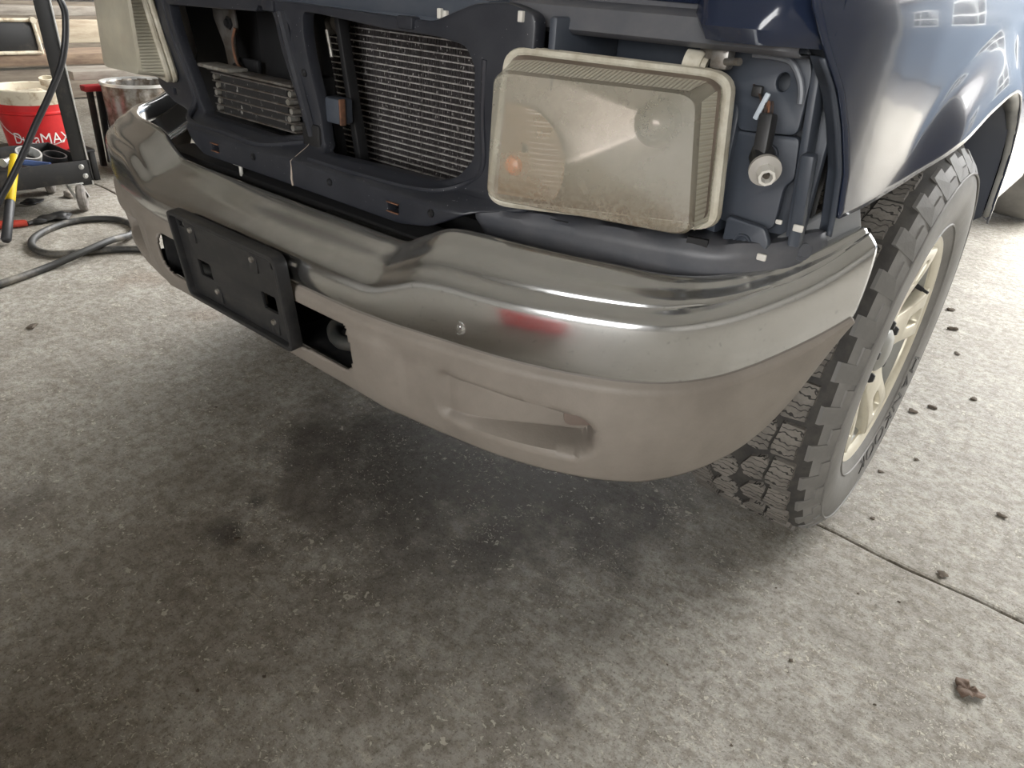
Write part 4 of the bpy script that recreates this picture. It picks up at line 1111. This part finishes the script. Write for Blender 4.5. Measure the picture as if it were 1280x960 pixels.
    lathe('wheel_hub', [(0.03, 0.076), (0.080, 0.072), (0.090, 0.064), (0.092, 0.045), (0.092, 0.0)], (0, 0, 0), (1, 0, 0), M_rim, w, 40)
    lathe('center_cap', [(0.088, 0.044), (0.098, 0.041), (0.106, 0.030), (0.109, 0.012), (0.1095, 0.0)], (0, 0, 0), (1, 0, 0), M_rimgrey, w, 32)
    for i in range(5):
        a = radians(26 + 72 * i)
        lathe('lug_nut', [(0.080, 0.011), (0.098, 0.0105), (0.103, 0.007), (0.104, 0.0)], (0, 0.056 * cos(a), 0.056 * sin(a)), (1, 0, 0), M_black, w, 6)
    lathe('valve_stem', [(0.0, 0.005), (0.018, 0.0045), (0.019, 0.003), (0.030, 0.003), (0.030, 0)], (0.088, 0.158, 0.088), (0.9, -0.3, -0.2), M_black, w, 10)
    # brake caliper glimpsed between the spokes
    box('brake_caliper', (-0.01, 0.13, 0.06), (0.08, 0.05, 0.10), M_void, w, 0.01)
def build_wheel_plain(c, sgx):
    w = empty('wheel', c, truck)
    lathe('tire', tire_profile(), (0, 0, 0), (sgx, 0, 0), M_side, w, 64, False, 40)
    lathe('rim_barrel', [(-0.11, 0.222), (-0.09, 0.196), (0.02, 0.186), (0.09, 0.198), (0.112, 0.222), (0.10, 0.224)], (0, 0, 0), (sgx, 0, 0), M_rim, w, 48)
    lathe('wheel_disc', [(0.09, 0.0), (0.09, 0.05), (0.06, 0.09), (0.08, 0.186), (0.02, 0.186)], (0, 0, 0), (sgx, 0, 0), M_rim, w, 48)
build_wheel_detailed()
build_wheel_plain((-WC.x, WC.y, WC.z), -1); build_wheel_plain((WC.x, 4.10, WC.z), 1); build_wheel_plain((-WC.x, 4.10, WC.z), -1)

# ------------------------------------------------------------------ shop things on the left
def build_left():
    M_cart = mat('chipped_black_paint', (0.012, 0.012, 0.012), 0.5, var=(0.05, 0.042, 0.034), vscale=16, vlo=0.55, vhi=0.75)
    M_edge = mat('pale_steel', (0.62, 0.62, 0.60), 0.35, 0.6)
    M_red = mat('red_bucket_plastic', (0.62, 0.020, 0.022), 0.4, var=(0.48, 0.014, 0.016), vscale=6)
    M_cream = mat('dirty_cream_plastic', (0.66, 0.60, 0.47), 0.5, var=(0.30, 0.20, 0.10), vscale=22, vlo=0.5, vhi=0.72)
    M_caster = mat('dusty_caster_rubber', (0.22, 0.20, 0.18), 0.7, var=(0.10, 0.09, 0.08), vscale=30)
    M_wood1 = mat('pale_timber', (0.50, 0.43, 0.32), 0.75, var=(0.34, 0.27, 0.19), vscale=7, stretch=(3, 0.6, 3))
    M_wood2 = mat('brown_timber', (0.27, 0.195, 0.13), 0.8, var=(0.15, 0.10, 0.07), vscale=9, stretch=(3, 0.6, 3))
    M_wood3 = mat('grey_timber', (0.36, 0.33, 0.28), 0.8, var=(0.22, 0.19, 0.16), vscale=9, stretch=(3, 0.6, 3))
    # --- black angle-iron utility cart
    ct = empty('utility_cart', (-2.58, 0.0, 0.0))
    tag(ct, 'black angle-iron utility cart on small casters at the left edge', 'cart')
    def P(x, y, z): return (x + 2.58, y, z)
    def angle_post(x, y, sx, sy):
        bm = bmesh.new()
        add_box(bm, P(x, y, 0.56), (0.005, 0.055, 0.92), 0.001); add_box(bm, P(x + sx * 0.025, y + sy * 0.0275, 0.56), (0.05, 0.005, 0.92), 0.001)
        return from_bm('post', bm, M_cart, ct)
    for (x, y, sx, sy) in ((-2.195, 0.555, -1, 1), (-2.595, 0.0, 1, 1), (-2.195, -0.655, -1, -1), (-2.595, -0.655, 1, -1)): angle_post(x, y, sx, sy)
    box('pale_post_edge', P(-2.190, 0.583, 0.56), (0.006, 0.006, 0.92), M_edge, ct, 0.001)  # pale strips run up the edges of the corner post
    box('pale_post_edge', P(-2.245, 0.585, 0.56), (0.006, 0.006, 0.92), M_edge, ct, 0.001)
    for zt in (0.14, 0.93):
        box('shelf', P(-2.40, -0.05, zt), (0.41, 1.27, 0.006), M_cart, ct, 0.001)
        box('shelf_lip', P(-2.190, -0.05, zt + 0.02), (0.006, 1.275, 0.085), M_cart, ct, 0.0015)
        box('shelf_lip', P(-2.600, -0.05, zt + 0.02), (0.006, 1.275, 0.085), M_cart, ct, 0.0015)
        box('shelf_lip', P(-2.395, 0.585, zt + 0.02), (0.42, 0.006, 0.085), M_cart, ct, 0.0015)
        box('shelf_lip', P(-2.395, -0.685, zt + 0.02), (0.42, 0.006, 0.085), M_cart, ct, 0.0015)
    for (y, z) in ((0.552, 0.178), (0.560, 0.140)):
        lathe('bolt', [(0.006, 0), (0.006, 0.006), (0.001, 0.008), (0, 0.011)], P(-2.186, y, z), (1, 0, 0), M_edge, ct, 10)
    for (x, y) in ((-2.215, 0.515), (-2.56, 0.515), (-2.215, -0.63), (-2.56, -0.63)):
        lathe('caster_wheel', [(-0.018, 0), (-0.018, 0.038), (-0.015, 0.049), (-0.008, 0.054), (0.008, 0.054), (0.015, 0.049), (0.018, 0.038), (0.018, 0)], P(x + 0.03, y + 0.012, 0.054), (0.45, 0.9, 0), M_caster, ct, 24)
        bm = bmesh.new()
        R = Matrix.Rotation(radians(-26), 3, 'Z')
        for q in (-0.023, 0.023): bar(bm, Vector(P(x, y, 0.108)) + R @ Vector((0, q, 0)), Vector(P(x + 0.03, y + 0.012, 0.054)) + R @ Vector((0, q, 0)), 0.004, 0.036, 0.001, (1, 0, 0))
        add_box(bm, P(x, y, 0.112), (0.06, 0.06, 0.006), 0.001)
        from_bm('caster_fork', bm, M_edge, ct)

    # --- red bucket on the cart's lower shelf
    sd = empty('steel_stand', (-2.80, 0.63, 0.0)); tag(sd, 'low black steel stand under the red bucket', 'stand')
    box('stand_top', (0, 0, 0.137), (0.33, 0.31, 0.012), M_cart, sd, 0.002)
    for dx in (-0.15, 0.15):
        for dy in (-0.14, 0.14): box('leg', (dx, dy, 0.066), (0.025, 0.025, 0.132), M_cart, sd, 0.002)
    bk = empty('bucket', (-2.80, 0.63, 0.143))
    tag(bk, 'red plastic bucket with dirty cream rim and white lettering behind the cart', 'bucket')
    h = 0.262
    def br(z): return 0.138 + 0.018 * z / h
    lathe('bucket_body', [(0.0, 0), (0.0, 0.130), (0.006, br(0)), (0.16, br(0.16)), (0.165, br(0.165) + 0.005), (0.172, br(0.17) + 0.005), (0.176, br(0.176)), (0.205, br(0.205)), (0.205, br(0.2) - 0.006), (0.02, br(0.02) - 0.006), (0.02, 0)], (0, 0, 0), (0, 0, 1), M_red, bk, 48)
    lathe('bucket_rim', [(0.205, br(0.2) - 0.004), (0.205, br(0.2) + 0.003), (0.222, br(0.22) + 0.004), (0.228, br(0.22) + 0.007), (h, br(h) + 0.008), (h + 0.004, br(h) + 0.003), (h, br(h) - 0.004), (0.205, br(0.2) - 0.004)], (0, 0, 0), (0, 0, 1), M_cream, bk, 48)
    bm = text_mesh('DuraMAX', 0.068, 0.0006)
    bm2 = bm
    xs = [v.co.x for v in bm2.verts]
    a0 = math.atan2(-0.58 - 0.63, 1.055 + 2.80) - radians(3)
    for v in bm2.verts:
        x, y, z = v.co
        x = x * (0.92 if x < 0 else 1.05)
        zz = 0.040 + y
        r = br(zz) + 0.0012 + z
        a = a0 + x / r * 0.86
        v.co = Vector((r * cos(a), r * sin(a), zz))
    from_bm('lettering', bm2, mat('white_print', (0.85, 0.84, 0.80), 0.5), bk, None)
    tube('wire_handle', cr([(-0.06, -0.150, 0.20), (0.06, -0.150, 0.10), (0.135, -0.075, 0.045), (0.155, 0.02, 0.045), (0.10, 0.12, 0.12), (0.02, 0.158, 0.20)], 6), 0.0022, M_edge, bk, 6)
    # rags and scraps poking out of the bucket
    rnd = random.Random(4)
    def scrap(name, loc, size, m, label, cat, seed):
        bm = bmesh.new(); bmesh.ops.create_icosphere(bm, subdivisions=3, radius=1.0)
        r2 = random.Random(seed)
        ph = [r2.uniform(0, 6) for _ in range(6)]
        for v in bm.verts:
            k = 1 + 0.16 * sin(v.co.x * 4 + ph[0]) + 0.14 * sin(v.co.y * 5 + ph[1]) + 0.12 * sin(v.co.z * 6 + ph[2]) + 0.07 * sin((v.co.x + v.co.y) * 11 + ph[3])
            v.co = Vector((v.co.x * size[0] * k, v.co.y * size[1] * k, v.co.z * size[2] * k))
        o = from_bm(name, bm, m, None, 60); o.location = loc
        return tag(o, label, cat)
    scrap('shop_rag', (-2.82, 0.60, 0.345), (0.095, 0.095, 0.05), M_cream, 'crumpled stained cream rag stuffed in the red bucket', 'rag', 1)
    o = empty('pipe_fitting', (-2.74, 0.69, 0.412)); tag(o, 'dirty white plastic pipe fitting on top of the red bucket', 'pipe fitting')
    lathe('fitting_collar', [(0.0, 0.022), (0.0, 0.030), (0.028, 0.030), (0.028, 0.024), (0.010, 0.022), (0.010, 0)], (0, 0, 0.01), (0.2, -0.1, 1), M_cream, o, 20)
    tube('fitting_arm', cr([(0, 0, 0.01), (0.03, 0.02, -0.005), (0.07, 0.04, -0.03)], 6), 0.017, M_cream, o, 12)
    # --- small things on the cart shelf
    for i, (x, y, rx, r, lab) in enumerate(((-2.45, 0.45, 0.10, 0.048, 'grey tape roll on the cart shelf, further from the truck'), (-2.35, 0.515, -0.12, 0.044, 'dark tape roll on the cart shelf, right against the corner post'))):
        o = lathe('tape_roll', [(-0.02, r - 0.007), (-0.02, r), (0.02, r), (0.02, r - 0.007)], (0, 0, 0), (0.35 + rx, 0.15, 1), (M_edge, M_cart)[i], None, 32, True)
        o.location = (x, y, 0.143 + 0.037 + 0.004); tag(o, lab, 'tape')
    hm = empty('hammer', (-2.35, 0.36, 0.155)); tag(hm, 'small hammer with a blue handle lying in the cart tray', 'hammer')
    tube('handle', [(0.10, 0.10, 0.03), (-0.03, 0.0, 0.035)], 0.011, mat('blue_handle', (0.10, 0.16, 0.36), 0.4), hm, 10)
    tube('head', cr([(-0.07, 0.03, 0.035), (-0.05, 0.01, 0.036), (-0.03, -0.01, 0.036), (-0.01, -0.035, 0.034)], 3), [0.014, 0.012, 0.012, 0.012, 0.012, 0.012, 0.012, 0.012, 0.016, 0.018], M_edge, hm, 10)
    scrap('work_glove', (-2.38, 0.20, 0.168), (0.05, 0.05, 0.018), mat('olive_cloth', (0.22, 0.19, 0.07), 0.8), 'olive work glove bundled in the cart tray', 'glove', 5)

    # --- yellow and black pry bar leaning on the tray lip
    pb = empty('pry_bar', (-1.917, 0.147, 0.0)); tag(pb, 'pry bar with black grip and yellow shaft leaning on the cart', 'pry bar')
    a, b = Vector((0, 0, 0.016)), Vector((-0.250, 0.175, 0.255))
    def L(t): return a + (b - a) * t
    tube('grip', [L(0), L(0.02), L(0.45), L(0.46)], [0.012, 0.017, 0.016, 0.013], mat('black_rubber_grip', (0.03, 0.03, 0.032), 0.5), pb, 14)
    tube('shaft', [L(0.455), L(0.47), L(0.99), L(1.0)], [0.013, 0.0165, 0.0165, 0.013], mat('yellow_paint', (0.75, 0.52, 0.02), 0.4), pb, 14)
    lathe('end_ring', [(0, 0.004), (-0.003, 0.006), (-0.004, 0.010), (0, 0.012)], a, (0.262, -0.205, -0.284), M_cart, pb, 12)

    # --- loose things on the floor under the cart
    o = empty('pliers', (-2.10, 0.25, 0.0)); tag(o, 'red-handled pliers lying on the floor beside the yellow pry bar', 'pliers')
    tube('handle', cr([(-0.06, -0.16, 0.012), (-0.02, -0.06, 0.014), (0.0, 0.03, 0.013)], 5), 0.011, mat('red_grip', (0.45, 0.05, 0.03), 0.45), o, 10)
    tube('handle', cr([(-0.085, -0.15, 0.012), (-0.055, -0.05, 0.014), (-0.012, 0.03, 0.013)], 5), 0.011, MATS['red_grip'], o, 10)
    tube('jaw', cr([(0.0, 0.03, 0.012), (-0.005, 0.06, 0.012), (0.002, 0.10, 0.010)], 4), [0.009] * 4 + [0.013] * 3 + [0.008, 0.005], M_cart, o, 8)
    scrap('rag_scrap', (-2.13, 0.395, 0.012), (0.05, 0.055, 0.014), M_cart, 'small black rag scrap on the floor between pliers and caster', 'rag', 8)
    scrap('rag_scrap', (-2.40, 0.40, 0.010), (0.03, 0.04, 0.012), M_cart, 'tiny black scrap on the floor under the cart', 'rag', 9)
    scrap('rubble_lump', (-2.42, 0.56, 0.012), (0.025, 0.025, 0.014), M_wood3, 'pale rubble lump on the floor under the cart', 'rubble', 10)

    # --- hoses
    pts = [(-1.05, 0.62, 0.012), (-1.38, 0.52, 0.012), (-1.545, 0.475, 0.012), (-1.63, 0.36, 0.012), (-1.69, 0.225, 0.012), (-1.80, 0.195, 0.012), (-1.92, 0.244, 0.012), (-2.01, 0.36, 0.012), (-2.02, 0.469, 0.012), (-1.95, 0.555, 0.012), (-1.83, 0.565, 0.012), (-1.72, 0.505, 0.018), (-1.645, 0.400, 0.036), (-1.60, 0.29, 0.030), (-1.57, 0.15, 0.012), (-1.512, -0.006, 0.012), (-1.45, -0.25, 0.012), (-1.5, -0.6, 0.012)]
    tag(tube('air_hose', cr(pts, 8), 0.0125, mat('dusty_hose_rubber', (0.03, 0.03, 0.028), 0.55, var=(0.20, 0.18, 0.15), vscale=5, vlo=0.5, vhi=0.66), None, 12), 'black rubber air hose coiled in one loop on the floor', 'hose')
    pts = [(-2.10, 0.42, 0.99), (-2.04, 0.50, 0.93), (-2.0, 0.549, 0.796), (-2.0, 0.549, 0.72), (-2.0, 0.51, 0.602), (-2.0, 0.44, 0.489), (-2.0, 0.37, 0.392), (-2.0, 0.288, 0.273), (-2.0, 0.205, 0.165), (-2.0, 0.10, 0.05), (-2.02, -0.02, 0.012), (-2.08, -0.2, 0.012)]
    tag(tube('hanging_hose', cr(pts, 6), 0.0115, mat('black_hose_rubber', (0.020, 0.021, 0.024), 0.35), None, 12), 'black hose hanging down in front of the cart post', 'hose')

    # --- timber rack behind the cart
    rk = empty('timber_rack', (-3.6, 0.9, 0.0)); tag(rk, 'dark steel rack holding stepped timber boards behind the cart', 'rack')
    for y in (-0.6, 1.75):
        bm = bmesh.new()
        for (x, z) in ((0.46, 0.40), (0.22, 0.44), (-0.06, 0.50), (-0.36, 0.62), (-0.66, 0.78)):
            add_box(bm, (x, y - 0.9 + 0.0, z / 2), (0.05, 0.05, z), 0.003)
        bar(bm, (0.5, y - 0.9, 0.06), (-0.7, y - 0.9, 0.06), 0.04, 0.05, 0.002)
        from_bm('rack_frame', bm, M_cart, rk)
    for (x, z, w, t, y0, y1, m, lab) in ((-3.06, 0.401, 0.22, 0.040, 0.88, 2.6, M_wood3, 'short grey plank on the front step of the timber rack'),
                                         (-3.37, 0.441, 0.30, 0.050, -1.2, 2.6, M_wood2, 'brown board on the second step of the timber rack'),
                                         (-3.68, 0.501, 0.06, 0.115, -1.2, 2.6, M_wood1, 'pale beige beam on edge in the timber rack'),
                                         (-3.96, 0.621, 0.14, 0.045, -1.2, 2.6, M_wood3, 'weathered board on the fourth step of the timber rack'),
                                         (-4.26, 0.781, 0.14, 0.045, -1.2, 2.6, M_wood3, 'weathered board on the rearmost step of the timber rack')):
        o = box('timber_board', (0, 0, 0), (w, y1 - y0, t), m, None, 0.004); o.location = (x, (y0 + y1) / 2, z + t / 2); tag(o, lab, 'board')
    # red-topped trestle leg and galvanised bin beyond the bumper
    st = empty('trestle', (-2.90, 0.97, 0.0)); tag(st, 'black-legged trestle with a red top bar below the grey plank', 'trestle')
    box('top_bar', (0, -0.02, 0.372), (0.06, 0.12, 0.028), mat('red_enamel', (0.30, 0.015, 0.02), 0.4), st, 0.004)
    for (dx, dy) in ((0.0, -0.05), (0.0, 0.02), (-0.06, 0.0)):
        bm = bmesh.new(); bar(bm, (dx * 0.2, dy, 0.36), (dx, dy * 1.2, 0.0), 0.026, 0.026, 0.003, (1, 0, 0)); from_bm('leg', bm, M_cart, st)
    bn = empty('galvanised_bin', (-2.72, 1.08, 0.0)); tag(bn, 'ribbed grey galvanised bin beyond the far bumper end', 'bin')
    prof = []
    bm = bmesh.new()
    rows = []
    for z in (0.0, 0.02, 0.20, 0.40, 0.41):
        rows.append([((0.155 + 0.004 * sin(a * 14) + 0.015 * z) * cos(a), (0.155 + 0.004 * sin(a * 14) + 0.015 * z) * sin(a), z) for a in [i * 2 * pi / 168 for i in range(168)]])
    g = grid_mesh(rows, close_u=True); bm.free()
    solid(mk('bin_body', g[0], g[1], M_metal, bn, 60), 0.003)
    lathe('bin_rim', [(0.405, 0.160), (0.405, 0.168), (0.418, 0.168), (0.418, 0.160)], (0, 0, 0), (0, 0, 1), M_edge, bn, 40, True)
    # black tool case with pale frame on the brown board
    tcs = empty('tool_case', (-3.30, 0.62, 0.4955)); tag(tcs, 'black tool case with a pale metal edge frame on the brown board', 'tool case')
    box('case_body', (0, 0, 0.075), (0.16, 0.46, 0.15), M_cart, tcs, 0.006)
    bm = bmesh.new()
    for (p0, p1) in (((0.085, -0.23, 0.15), (0.085, 0.23, 0.15)), ((0.085, 0.23, 0.15), (0.085, 0.24, 0.0)), ((0.085, -0.23, 0.006), (0.085, 0.24, 0.006))): add_tube(bm, [p0, p1], 0.009, 8)
    from_bm('edge_frame', bm, M_cream, tcs)
    lathe('corner_knob', [(-0.012, 0), (-0.012, 0.015), (0.012, 0.015), (0.012, 0)], (0.088, 0.23, 0.15), (1, 0, 0), M_cream, tcs, 12)
build_left()

# ------------------------------------------------------------------ bits on the floor
def build_debris():
    M_leaf = mat('dry_brown_leaf', (0.10, 0.062, 0.042), 0.8, var=(0.20, 0.145, 0.11), vscale=60)
    M_mud = mat('dry_mud', (0.075, 0.058, 0.042), 0.9, var=(0.12, 0.095, 0.07), vscale=60)
    bm = bmesh.new()
    rnd = random.Random(12)
    outl = []
    for i in range(18):
        a = i * 2 * pi / 18
        r = 0.021 * (1 + 0.25 * sin(3 * a + 1) + rnd.uniform(-0.16, 0.16))
        outl.append((r * cos(a) * 0.95, r * sin(a) * 0.85))
    c = bm.verts.new((0, 0, 0.005)); ring1, ring2 = [], []
    for x, y in outl:
        ring1.append(bm.verts.new((x * 0.55, y * 0.55, 0.006 + rnd.uniform(-0.002, 0.004)))); ring2.append(bm.verts.new((x, y, 0.004 + rnd.uniform(-0.003, 0.006))))
    for i in range(18):
        j = (i + 1) % 18
        bm.faces.new((c, ring1[i], ring1[j])); bm.faces.new((ring1[i], ring2[i], ring2[j], ring1[j]))
    leaf = from_bm('dry_leaf', bm, M_leaf, None, 60); leaf.location = (1.186, 0.489, 0.002); solid(leaf, 0.001)
    tag(leaf, 'crumpled dry brown leaf lying alone on the bright concrete at lower right', 'leaf')
    spots = [(1.094, 0.755, 0.011), (0.888, 1.391, 0.014), (0.845, 2.108, 0.020), (0.955, 1.148, 0.008), (0.949, 0.349, 0.005), (0.986, 0.587, 0.003), (0.866, 0.492, 0.003), (0.941, 0.836, 0.006), (0.923, 1.457, 0.014), (0.904, 1.03, 0.006),
             (0.80, 2.30, 0.016), (0.90, 1.9, 0.010), (1.0, 1.6, 0.012), (0.05, -0.115, 0.006), (-0.60, 0.42, 0.006), (-1.15, -0.04, 0.014), (-0.4, 0.1, 0.004), (0.35, -0.25, 0.004), (0.30, -0.33, 0.004), (1.08, 0.36, 0.003), (1.05, 0.62, 0.004), (0.80, 0.20, 0.003), (0.94, 0.14, 0.003), (1.15, 1.05, 0.012), (1.2, 1.2, 0.010)]
    for i, (x, y, r) in enumerate(spots):
        bm = bmesh.new(); bmesh.ops.create_icosphere(bm, subdivisions=2, radius=1.0)
        ph = [rnd.uniform(0, 6) for _ in range(4)]; an = rnd.uniform(0.6, 1.6)
        for v in bm.verts:
            k = 1 + 0.25 * sin(v.co.x * 4 + ph[0]) + 0.2 * sin(v.co.y * 5 + ph[1]) + 0.1 * sin(v.co.z * 9 + ph[2])
            v.co = Vector((v.co.x * r * 0.8 * k * an, v.co.y * r * 0.8 * k, v.co.z * r * 0.25 * k))
        zmin = min(v.co.z for v in bm.verts)
        o = from_bm('mud_crumb', bm, M_mud, None, 50); o.location = (x, y, -zmin)
        o.rotation_euler.z = rnd.uniform(0, 3)
        tag(o, 'small dark crumb of dried mud on the concrete floor', 'mud crumb', 'mud crumbs scattered over the floor')
    # fine grit nobody could count
    bm = bmesh.new()
    for i in range(900):
        x, y = rnd.uniform(-1.6, 1.9), rnd.uniform(-0.5, 3.0)
        r = rnd.uniform(0.0006, 0.0018)
        q = [bm.verts.new((x + r * cos(a + i) * rnd.uniform(0.6, 1.3), y + r * sin(a + i) * rnd.uniform(0.6, 1.3), 0.0)) for a in (0, 2.1, 4.2)]
        t = bm.verts.new((x, y, r))
        for k in range(3): bm.faces.new((q[k], q[(k + 1) % 3], t))
    g = from_bm('floor_grit', bm, mat('pale_grit', (0.40, 0.36, 0.30), 0.9), None, None)
    tag(g, 'fine pale grit strewn over the concrete', 'grit', kind='stuff')
build_debris()

# ------------------------------------------------------------------ things seen only as reflections: behind the viewer and out in the yard
def build_reflected():
    M_tred = mat('tool_chest_red', (0.34, 0.045, 0.045), 0.45)
    ch = empty('tool_chest', (0.60, -1.28, 0.0)); tag(ch, 'low red steel tool chest mirrored in the chrome bumper', 'tool chest')
    box('chest_body', (0, 0, 0.215), (0.54, 0.36, 0.31), M_tred, ch, 0.008)
    for i in range(2):
        d = box('drawer', (0, 0.184, 0.14 + i * 0.145), (0.50, 0.014, 0.132), M_tred, ch, 0.004)
        box('drawer_pull', (0, 0.196, 0.195 + i * 0.145), (0.44, 0.012, 0.014), M_metal, d, 0.003)
    for dx in (-0.22, 0.22):
        for dy in (-0.13, 0.13): lathe('caster', [(-0.014, 0), (-0.014, 0.03), (0.014, 0.03), (0.014, 0)], (dx, dy, 0.03), (1, 0, 0), M_black, ch, 16)
    # neighbouring shed across the yard
    bd = empty('neighbour_building', (1.0, 14.0, 0.0)); tag(bd, 'long grey shed across the yard mirrored in the fender', 'building')
    M_sh = mat('shed_cladding', (0.10, 0.125, 0.16), 0.6, var=(0.08, 0.10, 0.13), vscale=1.0)
    M_rf = mat('shed_roof', (0.12, 0.11, 0.11), 0.6)
    M_wf = mat('window_white', (0.7, 0.7, 0.68), 0.5)
    box('wall', (0, 0, 1.6), (22, 5, 3.2), M_sh, bd, 0.02)
    rf = plate('roof', [(-2.8, 3.1), (2.8, 3.1), (0, 4.3)], [], 22.6, lambda u, v, w: (w, u, v), M_rf, bd, 0.02)
    for i in range(7):
        x = -9 + i * 3.0
        f = box('window', (x, -2.52, 1.8), (1.3, 0.08, 1.2), M_wf, bd, 0.01)
        for dx in (-0.31, 0.31):
            for dz in (-0.28, 0.28): box('pane', (x + dx, -2.565, 1.8 + dz), (0.54, 0.02, 0.48), M_glass, f, 0.004)
build_reflected()
